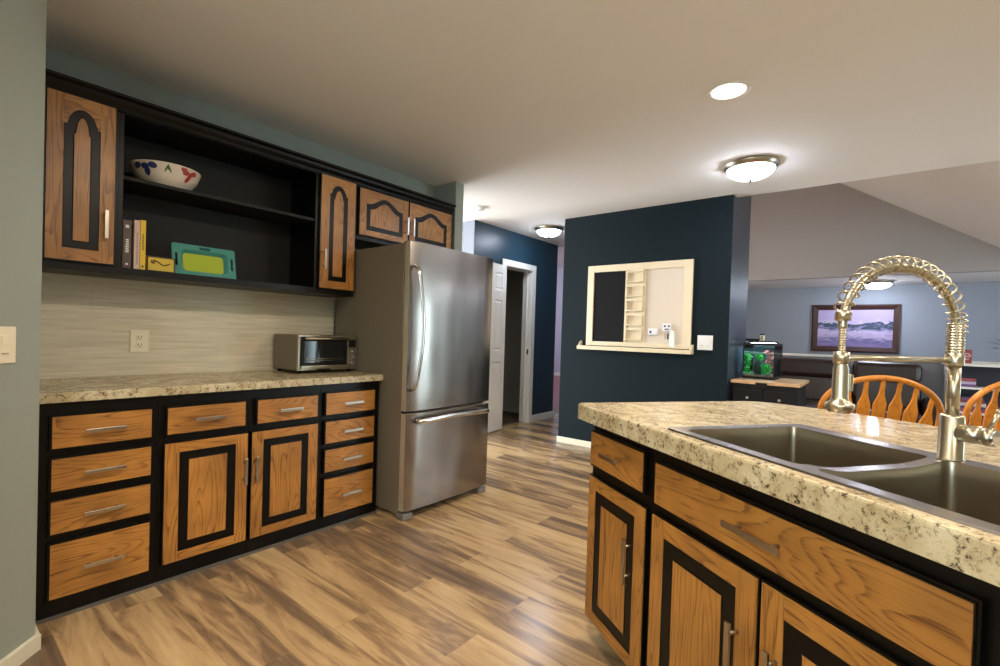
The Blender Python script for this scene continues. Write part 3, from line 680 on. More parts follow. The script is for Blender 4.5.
# books
def book(label, x, wd, ht, dp, cover, spine_marks, ang=0):
    t = thing('book', label, 'book', (x, 2.868, 1.4555), 0, 'books on the lower shelf')
    PG = plain('page_paper', (222, 212, 190), .8)
    mb = MB(); mb.box((0, 0, 0), (.0022, dp, ht), cover, .0005); mb.box((wd-.0022, 0, 0), (wd, dp, ht), cover, .0005); mb.box((.0, -.0008, 0), (wd, .002, ht), cover, .0006); mb.build('cover', t)
    mb = MB(); mb.box((.0023, .0022, .003), (wd-.0023, dp-.004, ht-.003), PG); mb.build('pages', t)
    for (u0, u1, z0, z1, m) in spine_marks:
        mb = MB(); mb.box((wd*u0, -.0013, ht*z0), (wd*u1, -.0007, ht*z1), m); mb.build('spine_mark', t)
WHT = plain('spine_white', (230, 226, 216), .5); BKT = plain('spine_dark', (60, 50, 20), .5)
random.seed(3)
mk = [(.3, .7, .84, .9, WHT), (.35, .65, .07, .11, WHT)]+[(.28+random.random()*.08, .66+random.random()*.08, .33+i*.036, .33+i*.036+.024, WHT) for i in range(8)]
book('brown book with white spine lettering, leftmost on the lower shelf', .658, .034, .235, .16, plain('brown_cover', (84, 66, 60), .5), mk)
mk = [(.4, .7, .1+i*.03, .1+i*.03+.018, plain('grey_mark', (140, 120, 110), .6)) for i in range(22)]
book('pale pink thin book between the brown and the yellow book', .703, .024, .242, .165, plain('pale_pink_cover', (206, 176, 160), .5), mk)
mk = [(.35, .65, .4+i*.03, .4+i*.03+.02, BKT) for i in range(11)]+[(.3, .7, .05, .09, BKT)]
book('bright yellow book beside the small yellow box', .729, .022, .247, .165, plain('yellow_cover', (222, 184, 30), .5), mk)
# small yellow box
t = thing('decorative_box', 'small yellow box with a dark scroll ornament beside the turquoise tray', 'box', (.762, 2.89, 1.4555), math.radians(-2))
YB = plain('yellow_painted_wood', (204, 172, 48), .5)
mb = MB(); mb.box((0, 0, 0), (.125, .06, .078), YB, .002); mb.build('body', t)
mb = MB(); mb.box((.001, -.003, .001), (.124, .0, .006), M['slot']); mb.box((.001, -.003, .072), (.124, .0, .077), M['slot']); mb.box((.001, -.003, .001), (.006, .0, .077), M['slot']); mb.box((.119, -.003, .001), (.124, .0, .077), M['slot'])
mb.build('rim', t)
mb = MB()
mb.tube([(.025+.075*i/24, -.002, .043+.013*math.sin(i/24*2*PI*1.1)*(1-i/40)) for i in range(25)], .003, plain('dark_scroll', (90, 62, 22), .5), seg=8)
mb.tube([(.03+.010*math.cos(a), -.002, .05+.008*math.sin(a)) for a in [i*PI*1.6/12 for i in range(13)]], .0025, mb.mats[0], seg=8); mb.build('scroll_ornament', t)
# turquoise tray leaning
t = thing('serving_tray', 'turquoise glass serving tray with lime green centre leaning on the lower shelf', 'tray', (.893, 2.935, 1.4575))
t.rotation_euler = (math.radians(-12), 0, 0)
TQ = plain('turquoise_glaze', (74, 142, 132), .15); LM = plain('lime_glaze', (166, 182, 52), .2); TD = plain('dark_teal_glaze', (30, 84, 96), .2)
mb = MB(); Wt, Ht = .322, .178
out = rrect(0, 0, Wt, Ht, .012); sl1 = rrect(.014, .052, .026, .125, .0055); sl2 = rrect(Wt-.026, .052, Wt-.014, .125, .0055)
inn = rrect(.042, .026, Wt-.042, Ht-.030, .020); inn2 = rrect(.058, .034, Wt-.058, Ht-.044, .018)
rim = lambda u, v: Vector((u, .0, v)); rimb = lambda u, v: Vector((u, .007, v))
mb.poly([out, sl1, sl2, inn], TQ, rim); mb.poly([out, sl1, sl2, inn], TQ, rimb)
for lp in (out, sl1, sl2): mb.strip([rim(*p) for p in lp], [rimb(*p) for p in lp], TQ)
mb.strip([rim(*p) for p in inn], [Vector((p[0], .022, p[1])) for p in inn2], TQ, True); mb.strip([rimb(*p) for p in inn], [Vector((p[0], .029, p[1])) for p in inn2], TQ, True)
mb.poly([inn2], TQ, lambda u, v: Vector((u, .0292, v))); mb.build('body', t)
mb = MB(); mb.poly([inn2], LM, lambda u, v: Vector((u, .0218, v))); mb.build('centre', t)
mb = MB(); mb.box((.135, -.002, Ht-.024), (.19, -.0002, Ht-.008), TD, .0004); mb.build('dark_motif', t)

# ================================================================== ISLAND
TH = .9606963746
I = Vector((math.cos(TH), math.sin(TH), 0)); N = Vector((-math.sin(TH), math.cos(TH), 0)); RZI = TH-PI
def isl(s_, n_, z): return I*s_+N*n_+Vector((0, 0, z))
# local frame of everything on the island: x = -s, y = -n
IZ = .92
FN = .918       # frame plane (local y)
def island_cab(name, label, sl, sr, z0=.0):
    t = thing(name, label, 'cabinet', isl(sl, -FN, 0), RZI, 'base cabinets of the island'); return t
S0 = 1.705
t = island_cab('base_cabinet', 'narrow island cabinet with a small drawer over one oak door, end nearest navy wall', S0, 1.303)
def icarc(t, w):
    mb = MB(); B = M['black']
    mb.box((.0005, 0, .080), (w-.0005, .018, .8595), B, .001); mb.box((.0005, .0185, .080), (.018, .60, .8595), B); mb.box((w-.018, .0185, .080), (w-.0005, .60, .8595), B)
    mb.box((.0185, .0185, .080), (w-.0185, .60, .098), B); mb.box((.0185, .585, .0985), (w-.0185, .60, .8595), B)
    mb.box((.0 if w > .5 else .045, .06, 0), (w-.0005, .60, .0795), M['black2']); mb.build('carcass', t)
icarc(t, .402)
drawer(t, .012, .370, .692, .822, -.018, L=.115, hz=.0)
cab_door(t, .010, .385, .092, .645, -.018, handle=(S0-1.385, .450), stile=.055, rail=.045, ring=.043, HL=.15)
t = island_cab('sink_base_cabinet', 'wide island sink cabinet with a long false drawer over two oak doors', 1.303, .34)
icarc(t, .963)
drawer(t, 1.303-1.272, 1.303-.478, .682, .810, -.018, name='false_drawer_front', L=.165, hz=0)
cab_door(t, 1.303-1.278, 1.303-.875, .092, .645, -.018, handle=(1.303-.925, .440), stile=.06, rail=.05, ring=.046, HL=.16)
cab_door(t, 1.303-.860, 1.303-.460, .092, .645, -.018, handle=(1.303-.815, .440), stile=.06, rail=.05, ring=.046, HL=.16)
t = island_cab('base_cabinet', 'plain black end cabinet of the island at the right edge of the photo', .34, -.2)
icarc(t, .54)
drawer(t, .045, .5, .682, .810, -.018, L=.16); cab_door(t, .045, .5, .092, .645, -.018, handle=(.1, .45), HL=.16)
mb = MB(); mb.box((-1.69, 1.52, 0), (.2, 1.54, .8595), M['black']); o = mb.build('back_panel'); o.rotation_euler = (0, 0, RZI); tag(o, 'black back panel of the island under the counter overhang', 'panel')
# island counter with a sink cut-out; local (x=-s, y=-n)
lp = arc(-1.745, .905, .036, 180, 270, 6)
lp = lp+[(.25, .869), (.25, 1.935), (-1.20, 1.936), (-1.34, 1.926), (-1.50, 1.893), (-1.63, 1.850), (-1.71, 1.813), (-1.755, 1.77), (-1.778, 1.71), (-1.781, 1.60)]
hole = [(-1.222, .918), (-.378, .918), (-.378, 1.402), (-1.222, 1.402)]
def inset(lp, k):
    out = []; n = len(lp)
    for i in range(n):
        a = Vector(lp[i-1]); b = Vector(lp[i]); c = Vector(lp[(i+1) % n]); e1 = (b-a).normalized(); e2 = (c-b).normalized()
        nn = Vector((-(e1.y+e2.y), e1.x+e2.x)); nn.normalize(); out.append((b.x+nn.x*k, b.y+nn.y*k))
    return out
mb = MB(); g = M['granite']; l1 = inset(lp, .006)
mb.poly([l1, hole], g, lambda u, v: Vector((u, v, IZ))); mb.poly([lp, hole], g, lambda u, v: Vector((u, v, .860)))
l15 = inset(lp, .002)
mb.strip([Vector((u, v, IZ)) for u, v in l1], [Vector((u, v, IZ-.002)) for u, v in l15], g); mb.strip([Vector((u, v, IZ-.002)) for u, v in l15], [Vector((u, v, IZ-.007)) for u, v in lp], g)
mb.strip([Vector((u, v, IZ-.007)) for u, v in lp], [Vector((u, v, .860)) for u, v in lp], g); mb.strip([Vector((u, v, IZ)) for u, v in hole], [Vector((u, v, .860)) for u, v in hole], g)
o = mb.build('island_countertop', doubles=True); o.rotation_euler = (0, 0, RZI); tag(o, 'speckled cream laminate island countertop with rounded corners around the sink', 'countertop')
# sink
t = thing('kitchen_sink', 'stainless double bowl sink set into the island countertop', 'sink', isl(.80, -1.16, IZ), RZI)
ox, oy = .80, -1.16   # local x' = -s+.80 ; y' = -n-1.16
def L(s_, n_): return (-s_+ox, -n_-1.16)
SM = M['sink']
def bowl_loop(s0, s1, n0, n1, r, nside=8):
    a = L(s1, n0); b = L(s0, n1); x0, y0, x1, y1 = a[0], a[1], b[0], b[1]
    base = arc(x1-r, y1-r, r, 0, 90, 5)+arc(x0+r, y1-r, r, 90, 180, 5)
    base += [(x0, y1-r-(y1-y0-2*r)*i/nside) for i in range(1, nside)]
    base += arc(x0+r, y0+r, r, 180, 270, 5)+arc(x1-r, y0+r, r, 270, 360, 5)
    base += [(x1, y0+r+(y1-y0-2*r)*i/nside) for i in range(1, nside)]
    return base
TOPZ = .005
outer = rrect(L(1.236, -.905)[0], L(1.236, -.905)[1], L(.362, -1.415)[0], L(.362, -1.415)[1], .018)
bl = bowl_loop(.812, 1.196, -.940, -1.352, .022); brr = bowl_loop(.402, .780, -.940, -1.352, .022)
xdiv = L(.796, 0)[0]
def dip(x, y):
    if abs(x-xdiv) < .018:
        q = min(1, max(0, (y-L(0, -.962)[1])/(L(0, -1.33)[1]-L(0, -.962)[1]))); return TOPZ-.011*min(1, 5*(1-q))*min(1, q*6) if 0 < q < 1 else TOPZ
    return TOPZ
mb = MB(); RM = steel('sink_rim_steel', (206, 202, 200), .25); mb.poly([outer, bl, brr], RM, lambda u, v: Vector((u, v, dip(u, v))))
mb.strip([Vector((u, v, TOPZ)) for u, v in outer], [Vector((u*1.004, v*1.006, .0006)) for u, v in outer], RM); mb.build('rim', t)
for lpb in (bl, brr):
    cxm = sum(p[0] for p in lpb)/len(lpb); cym = sum(p[1] for p in lpb)/len(lpb)
    mb = MB(); rings = []
    for sc, z in ((1, None), (.992, -.004), (.985, -.03), (.975, -.165), (.955, -.185), (.88, -.195), (.15, -.200)):
        rings.append([Vector((cxm+(u-cxm)*sc, cym+(v-cym)*sc, dip(u, v) if z is None else (min(z, dip(u, v)-.003) if z > -.01 else z))) for u, v in lpb])
    vr = [[mb.bm.verts.new(p) for p in r_] for r_ in rings]
    for a, b in zip(vr, vr[1:]):
        for i in range(len(a)):
            j = (i+1) % len(a); mb.bm.faces.new((a[i], a[j], b[j], b[i]))
    mb.bm.faces.new(vr[-1]); mb._fin([v for r_ in vr for v in r_], SM, True)
    bo = mb.build('bowl', t)
    mb = MB(); mb.lathe([(.0, -.1985), (.030, -.1985), (.034, -.193), (.045, -.1925), (.047, -.197)], M['chrome'], c=(cxm, cym, 0), seg=28); mb.build('drain', bo)
# faucet; base at s=.785, n=-1.390 ; local x = -s side, y away from camera (-n); spout reaches toward -y
t = thing('pull_down_faucet', 'tall brushed nickel spring pull-down faucet behind the island sink', 'faucet', isl(.785, -1.366, IZ), RZI)
CH = M['champagne']
def z_(v): return v-IZ
mb = MB(); mb.lathe([(.0, .006), (.026, .006), (.026, .010), (.0235, .012), (.0235, .108), (.0215, .113), (.0, .113)], CH, seg=40); mb.build('body', t)
mb = MB(); mb.lathe([(.0, .113), (.0130, .113), (.0130, z_(1.150)), (.0, z_(1.150))], CH, seg=32); mb.build('stem', t)
mb = MB(); pr = [(.0, z_(1.150)), (.0165, z_(1.150)), (.018, z_(1.153)), (.018, z_(1.178))]
z = 1.180
while z < 1.245: pr += [(.0152, z_(z)), (.0152, z_(z+.0015)), (.0174, z_(z+.0025)), (.0174, z_(z+.0048))]; z += .0065
pr += [(.0145, z_(1.247)), (.0, z_(1.247))]
mb.lathe(pr, CH, seg=36); mb.build('ribbed_collar', t)
# arch path in local (y,z); y = -1.384 - n
path = []
yr, R_ = .0, .180
top = z_(1.235)
for i in range(6): path.append(Vector((0, 0, z_(1.20)+(top-z_(1.20))*i/6)))
for i in range(41):
    a = PI*i/40; path.append(Vector((0, -.177+.177*math.cos(a), top+.137*math.sin(a))))
for i in range(1, 3): path.append(Vector((0, -.354, top-.004*i)))
mb = MB(); mb.tube(path, .0086, CH, seg=16); mb.build('hose', t)
# spring
import bisect
cum = [0]
for a, b in zip(path, path[1:]): cum.append(cum[-1]+(b-a).length)
tot = cum[-1]
def at(s_):
    i = min(len(path)-2, max(0, bisect.bisect(cum, s_)-1)); f_ = (s_-cum[i])/(cum[i+1]-cum[i]); return path[i].lerp(path[i+1], f_), (path[i+1]-path[i]).normalized()
pts = []; s_ = cum[5]; turns = 0
while s_ < cum[44]:
    p, tg = at(s_); u = Vector((1, 0, 0)); v = tg.cross(u)
    pts.append(p+v*.0055+(u*math.cos(turns)+v*math.sin(turns))*.0175); turns += 2*PI/14
    pitch = .0235 if s_ > cum[9] else .012
    s_ += pitch/14
mb = MB(); mb.tube(pts, .0021, CH, seg=6); mb.build('spring', t)
yh = -.354
mb = MB(); pr = [(.0, 0)]
zz = z_(1.168); pr = [(.0, zz)]
while zz < z_(1.243): pr += [(.0055, zz), (.0075, zz+.0012), (.0075, zz+.0030), (.0055, zz+.0042)]; zz += .0052
pr += [(.0, zz)]
mb.lathe(pr, CH, c=(0, yh, 0), seg=24); mb.build('ribbed_hose', t)
mb = MB(); mb.lathe([(0, z_(1.243)), (.0150, z_(1.243)), (.0150, z_(1.262)), (.011, z_(1.266)), (0, z_(1.266))], CH, c=(0, yh, 0), seg=28); mb.build('hose_clip', t)
mb = MB(); mb.lathe([(0, z_(1.044)), (.020, z_(1.044)), (.022, z_(1.049)), (.028, z_(1.057)), (.027, z_(1.063)), (.018, z_(1.069)), (.0155, z_(1.077)), (.0145, z_(1.140)), (.0125, z_(1.147)), (.0115, z_(1.172)), (0, z_(1.172))], CH, c=(0, yh, 0), seg=36)
sh = mb.build('spray_head', t)
mb = MB(); mb.box((.006, yh+.011, z_(1.090)), (.014, yh+.021, z_(1.128)), CH, .003); mb.build('trigger', sh)
mb = MB(); mb.cyl((0, -.018, z_(1.163)), (0, yh+.012, z_(1.163)), .0062, CH); mb.lathe([(.0125, z_(1.150)), (.0150, z_(1.150)), (.0150, z_(1.176)), (.0125, z_(1.176))], CH, c=(0, yh, 0), seg=28); mb.build('support_arm', t)
mb = MB(); mb.cyl((.018, 0, z_(.994)), (.058, 0, z_(.994)), .0205, CH, seg=32); mb.cyl((.060, 0, z_(.994)), (.080, 0, z_(.994)), .0205, CH, seg=32); mb.cyl((.0575, 0, z_(.994)), (.0605, 0, z_(.994)), .0195, CH, seg=32); mb.cyl((.080, 0, z_(.994)), (.085, 0, z_(.994)), .0188, M['chrome'], r2=.015, seg=32)
vv = mb.build('mixer_valve', t)
mb = MB(); mb.cyl((.070, 0, z_(1.013)), (.080, .012, z_(1.050)), .0042, CH, seg=14); mb.ball((.080, .012, z_(1.052)), .0065, CH); mb.build('lever', vv)

# ================================================================== DINING CHAIRS
BW_, BH_, BC_ = .216, .152, .905
def bowline():
    L_ = [(.172+(.05*i/10), .46+(BC_-.46)*i/10) for i in range(10)]
    A_ = [(BW_*math.cos(PI*i/40), BC_+BH_*math.sin(PI*i/40)) for i in range(41)]
    return L_+A_+[(-x, z) for x, z in reversed(L_)]
def make_chair(label):
    t = thing('dining_chair', label, 'chair', group='oak dining chairs behind the island'); W1 = M['chairoak']
    tilt = lambda x, z: Vector((x, -.25*(z-.46), z))
    mb = MB(); pts = [tilt(*p) for p in bowline()]
    mb.tube(pts, .012, W1, seg=12, rad=lambda u: (.0115, .0145)); mb.build('back_bow', t)
    # seat
    mb = MB(); lp = []
    for i in range(40):
        a = 2*PI*i/40; c0, s0 = math.cos(a), math.sin(a)
        lp.append((.235*math.copysign(abs(c0)**.6, c0)*(1+.06*s0), .20+.215*math.copysign(abs(s0)**.6, s0)))
    l2 = [(x*.95, .2+(y-.2)*.95) for x, y in lp]
    mb.strip([Vector((x, y, .430)) for x, y in l2], [Vector((x, y, .440)) for x, y in lp], M['chairoakx']); mb.strip([Vector((x, y, .440)) for x, y in lp], [Vector((x, y, .458)) for x, y in lp], M['chairoakx'])
    mb.strip([Vector((x, y, .458)) for x, y in lp], [Vector((x, y, .466)) for x, y in l2], M['chairoakx']); mb.poly([l2], M['chairoakx'], lambda u, v: Vector((u, v, .466))); mb.poly([l2], M['chairoakx'], lambda u, v: Vector((u, v, .430))); mb.build('seat', t)
    for i in range(7):
        x1 = (i-3)*.0600; x0 = (i-3)*.0450
        # top of the spindle on the bow
        ztop = BC_+BH_*math.sqrt(1-(x1/BW_)**2)-.004
        prof = [(0, .008), (.18, .008), (.30, .014), (.42, .021), (.60, .0235), (.735, .0225), (.80, .012), (.84, .008), (1, .0075)]
        mb = MB(); z0 = .462; zt_ = ztop; secs = []
        # keep the paddle shoulders at one height
        zsh = min(.985, ztop-.075)
        hs = [z0, .52, .58, .66, .80, zsh-.035, zsh, zsh+.022, zt_]; ws = [.008, .008, .013, .019, .0235, .0235, .012, .0080, .0075]
        for zz, ww in zip(hs, ws):
            f_ = (zz-z0)/(zt_-z0); xx = x0+(x1-x0)*f_; c1 = tilt(xx, zz)
            secs.append([mb.bm.verts.new(c1+Vector((sx*ww, sy_*.0065, 0))) for sx, sy_ in ((-1, -.6), (-.8, -1), (.8, -1), (1, -.6), (1, .6), (.8, 1), (-.8, 1), (-1, .6))])
        for a, b in zip(secs, secs[1:]):
            for j in range(8):
                k = (j+1) % 8; mb.bm.faces.new((a[j], a[k], b[k], b[j]))
        mb.bm.faces.new(secs[0]); mb.bm.faces.new(secs[-1]); mb._fin([v for q in secs for v in q], W1, False); mb.build('spindle', t)
    ends = []
    for sx in (-1, 1):
        for y0, y1 in ((.06, .0), (.34, .40)):
            a = Vector((sx*.16, y0, .432)); b = Vector((sx*.215, y1, 0)); ends.append((a, b))
            mb = MB(); mb.tube([a.lerp(b, i/10) for i in range(11)], .015, W1, seg=12, rad=lambda u: .012+.008*math.sin(PI*min(1, u*1.3))**2+.002*(1-u)); mb.build('leg', t)
    for sx in (0, 2):
        p = ends[sx][0].lerp(ends[sx][1], .6); q = ends[sx+1][0].lerp(ends[sx+1][1], .6)
        mb = MB(); mb.tube([p.lerp(q, i/8) for i in range(9)], .01, W1, seg=10, rad=lambda u: .007+.005*math.sin(PI*u)); mb.build('stretcher', t)
    p = ends[0][0].lerp(ends[1][1], .55); q = ends[2][0].lerp(ends[3][1], .55); 
    p = (ends[0][0].lerp(ends[0][1], .6)+ends[1][0].lerp(ends[1][1], .6))/2; q = (ends[2][0].lerp(ends[2][1], .6)+ends[3][0].lerp(ends[3][1], .6))/2
    mb = MB(); mb.tube([p.lerp(q, i/8) for i in range(9)], .01, W1, seg=10, rad=lambda u: .007+.004*math.sin(PI*u)); mb.build('stretcher', t)
    return t
ch = make_chair('honey oak bow-back dining chair behind the faucet, whole back visible')
ch.location = (2.74, .036, 0); ch.rotation_euler = (0, 0, YAW-PI/2-.30)
ch2 = copy_tree(ch); ch2['label'] = 'honey oak bow-back dining chair at the right edge of the photo'
ch2.location = (3.28, -.44, 0); ch2.rotation_euler = (0, 0, YAW-PI/2-.1)

# ================================================================== CEILING FIXTURES
def dome_light(label, x, y, z, R):
    t = thing('ceiling_light', label, 'ceiling light', (x, y, z), group='dome ceiling lights')
    mb = MB(); mb.lathe([(0, 0), (R*.52, 0), (R*.52, -.012), (0, -.012)], M['nickel'], seg=40)
    mb.lathe([(R*.96, -.005), (R*1.01, -.005), (R*1.02, -.012), (R*.97, -.024), (R*.93, -.040), (R*.865, -.045), (R*.86, -.038), (R*.93, -.02), (R*.96, -.005)], M['nickel'], seg=48); mb.build('pan', t)
    mb = MB(); prof = [(R*.50, -.0125), (R*.80, -.016), (R*.85, -.024), (R*.855, -.036)]+[(R*.855*math.cos(PI/2*i/12), -.038-.078*(R/.2)*math.sin(PI/2*i/12)) for i in range(12)]+[(.0, -.038-.078*(R/.2))]
    mb.lathe(list(reversed(prof)), M['dome'], seg=48); mb.build('glass_dome', t)
    zb = -.038-.078*(R/.2)
    mb = MB(); mb.lathe([(0, zb-.028), (.008, zb-.023), (.009, zb-.013), (.017, zb-.006), (.017, zb+.001), (0, zb+.001)], M['nickel'], seg=20); mb.build('finial', t)
    # clips
    return t
dome_light('large glowing dome ceiling light near the gable opening', 3.93, .785, H, .185)
dome_light('glowing dome ceiling light in the hall left of the navy wall', 4.93, 3.18, H, .17)
dome_light('small glowing dome light on the low living room ceiling', 8.55, .06, ZL, .19)
for i, (x, y) in enumerate(CANS):  # fittings for every can, the added unseen ones included
    lab = ['glowing recessed downlight in the kitchen ceiling above the dome light', 'recessed downlight over the near kitchen floor'][min(i, 1)]
    t = thing('recessed_light', lab if i < 1 else ['', 'recessed downlight above the left run of cabinets', 'added unseen recessed downlight behind the camera on the left', 'added unseen recessed downlight above the near end of the island', 'added unseen recessed downlight behind the camera on the right', 'added unseen recessed downlight above the dining chairs'][i], 'ceiling light', (x, y, H), group='recessed ceiling lights')
    mb = MB(); mb.lathe([(.083, -.0004), (.104, -.0004), (.107, -.004), (.098, -.008), (.086, -.006), (.083, -.0004)], M['white'], seg=40); mb.build('trim_ring', t)
    mb = MB(); mb.lathe([(0, -.0005), (.082, -.0005), (.082, -.003), (0, -.003)], M['canlens'], seg=40); mb.build('lens', t)
t = thing('smoke_detector', 'small white smoke detector on the ceiling above the refrigerator', 'smoke detector', (3.74, 3.28, H))
mb = MB(); mb.lathe([(0, 0), (.068, 0), (.068, -.012), (.060, -.030), (.045, -.036), (0, -.036)], M['plate2'], seg=32); mb.build('housing', t)
mb = MB(); mb.lathe([(0, -.036), (.018, -.036), (.016, -.042), (0, -.042)], M['plate2'], c=(.0, .0, 0), seg=20); mb.build('test_button', t)

# ================================================================== AQUARIUM AND STAND
t = thing('black_cabinet', 'low black cabinet with a wooden top under the aquarium', 'cabinet', (4.69, .503, 0))
WT = oak('light_wood_top', 'y', (216, 176, 130), (170, 120, 78), .1)
mb = MB(); mb.box((.02, .02, .0), (.66, .515, .822), M['black2'], .003); mb.build('body', t)
mb = MB(); mb.box((0, 0, .8225), (.70, .530, .85), WT, .003); mb.build('top', t)
for y0 in (.03, .275):
    for z0, z1 in ((.09, .40), (.43, .77)):
        mb = MB(); mb.box((.008, y0, z0), (.0195, y0+.23, z1), M['black2'], .003); dw = mb.build('drawer', t)
        mb = MB(); mb.ball((-.008, y0+.115, z1-.07), .012, M['nickel']); mb.cyl((-.006, y0+.115, z1-.07), (.010, y0+.115, z1-.07), .005, M['nickel']); mb.build('knob', dw)
mb = MB(); mb.box((-.004, .24, .79), (-.0005, .33, .84), M['black2'], .002); mb.build('clip', t)
AX, AYm, AW, AD, AH = 4.985, .735, .265, .42, .335
t = thing('aquarium', 'small lit glass aquarium with black frame and green plants on the black cabinet', 'aquarium', (AX, AYm, .8505))
mb = MB(); B2 = M['black2']; e = .009
for z0, z1 in ((0, .022), (AH-.02, AH)):
    mb.box((0, 0, z0), (e, AW, z1), B2); mb.box((AD-e, 0, z0), (AD, AW, z1), B2); mb.box((e, 0, z0), (AD-e, e, z1), B2); mb.box((e, AW-e, z0), (AD-e, AW, z1), B2)
for x in (0, AD-e):
    for y in (0, AW-e): mb.box((x, y, .022), (x+e, y+e, AH-.02), B2)
mb.box((e, e, .0), (AD-e, AW-e, .006), B2); mb.build('frame', t)
mb = MB(); gl = M['glass']
mb.box((.002, .009, .022), (.006, AW-.009, AH-.02), gl); mb.box((AD-.006, .009, .022), (AD-.002, AW-.009, AH-.02), gl); mb.box((.009, .002, .022), (AD-.009, .006, AH-.02), gl); mb.box((.009, AW-.006, .022), (AD-.009, AW-.002, AH-.02), gl); mb.build('glass', t)
mb = MB(); mb.box((.01, .01, .04), (AD-.01, AW-.01, AH-.04), M['water']); mb.build('water', t)
k = NT('gravel'); v = k.coord(); k.l(k.ramp(k.noise(v, 160, 2), [(.4, (92, 70, 56)), (.6, (176, 140, 120))]), k.b.inputs['Base Color'])
mb = MB(); mb.box((.01, .01, .007), (AD-.01, AW-.01, .038), k.m, .004); mb.build('gravel', t)
GP = plain('bright_green_leaf', (44, 190, 60), .5); RP = plain('red_plant_leaf', (190, 60, 60), .5); DG = plain('grey_rock', (70, 72, 74), .7)
def water_plant(name, cx0, cy0, r, hgt, m, n=60):
    mb = MB()
    for i in range(n):
        a = random.random()*2*PI; rr = r*math.sqrt(random.random()); z = .04+random.random()*hgt; p = Vector((cx0+rr*math.cos(a), cy0+rr*math.sin(a), z))
        dvec = Vector((random.uniform(-1, 1), random.uniform(-1, 1), random.uniform(-.2, 1))).normalized(); sd = dvec.orthogonal().normalized()
        l_ = .017; q = [p-sd*.005, p+dvec*l_*.5-sd*.008, p+dvec*l_, p+dvec*l_*.5+sd*.008, p+sd*.005]; vs = [mb.bm.verts.new(c_) for c_ in q]; mb.bm.faces.new(vs); mb._fin(vs, m, False)
    mb.cyl((cx0, cy0, .03), (cx0, cy0, .04+hgt*.8), .0025, m, seg=6)
    return mb.build(name, t)
water_plant('green_plant', .07, .24, .032, .19, GP, 190); water_plant('green_plant', .07, .08, .04, .09, GP, 130); water_plant('green_plant', .12, .14, .045, .05, GP, 10); 
mb = MB()
water_plant('red_plant', .14, .07, .04, .22, RP, 120)
o = water_plant('green_plant', .10, .14, .03, .05, GP, 90)
o.location = (0, 0, .13)
mb = MB(); mb.ball((.13, .155, .105), .055, DG, (1, .8, 1.5), 14); mb.build('rock', t)
mb = MB(); mb.box((.06, .03, AH+.003), (.38, AW-.03, AH+.018), B2, .004)
LED = emis('aquarium_led', (235, 245, 255), 22); mb.box((.08, .05, AH+.0005), (.36, AW-.05, AH+.003), LED); mb.build('lamp_hood', t)
mb = MB(); mb.box((.06, AW-.12, AH+.018), (.20, AW+.0, AH+.040), B2, .006); mb.build('filter_lid', t)
t = thing('fish_food_jar', 'small white jar with black lid on top of the aquarium', 'jar', (AX+.10, AYm+.125, .8505+AH+.0185))
mb = MB(); mb.cyl((0, 0, 0), (0, 0, .055), .021, M['plate'], seg=24); mb.build('body', t)
mb = MB(); mb.cyl((0, 0, .055), (0, 0, .068), .022, B2, seg=24); mb.build('lid', t)
mb = MB(); mb.box((-.0222, -.008, .015), (-.0205, .008, .05), plain('green_label', (120, 140, 90), .5)); mb.build('paper_label', t)

# ================================================================== LIVING ROOM
# painting
t = thing('framed_painting', 'dark framed lavender seascape painting on the far grey wall', 'painting', (XB, .852, 1.087), -PI/2)
PWd, PH = 1.078, .728
FRM = plain('dark_walnut_frame', (62, 34, 30), .4)
mb = MB(); fw = .082
lo = [(0, 0), (PWd, 0), (PWd, PH), (0, PH)]; li = [(fw, fw), (PWd-fw, fw), (PWd-fw, PH-fw), (fw, PH-fw)]; lm = [(.02, .02), (PWd-.02, .02), (PWd-.02, PH-.02), (.02, PH-.02)]
mb.strip([Vector((u, 0, v)) for u, v in lo], [Vector((u, -.03, v)) for u, v in lo], FRM); mb.strip([Vector((u, -.03, v)) for u, v in lo], [Vector((u, -.038, v)) for u, v in lm], FRM); mb.strip([Vector((u, -.038, v)) for u, v in lm], [Vector((u, -.020, v)) for u, v in li], FRM)
mb.build('frame', t)
k = NT('seascape_canvas'); tc = k.n('ShaderNodeTexCoord'); se = k.n('ShaderNodeSeparateXYZ'); k.l(tc.outputs['Generated'], se.inputs[0])
nz = k.noise(k.coord((4.5, 1, 13)), 1.2, 6, .68, .9); ad = k.n('ShaderNodeMath', operation='MULTIPLY_ADD'); k.l(nz, ad.inputs[0]); ad.inputs[1].default_value = .62; k.l(se.outputs[2], ad.inputs[2])
cc = k.ramp(ad.outputs[0], [(.22, (88, 78, 128)), (.36, (136, 120, 168)), (.48, (96, 92, 140)), (.58, (168, 152, 192)), (.70, (196, 182, 212)), (.78, (150, 140, 184)), (.86, (44, 62, 84)), (.94, (70, 84, 112)), (.97, (214, 200, 224)), (1.0, (182, 166, 208))])
k.l(cc, k.b.inputs['Base Color']); k.b.inputs['Roughness'].default_value = .6
mb = MB(); mb.box((fw, -.020, fw), (PWd-fw, -.006, PH-fw), k.m); mb.build('canvas', t)
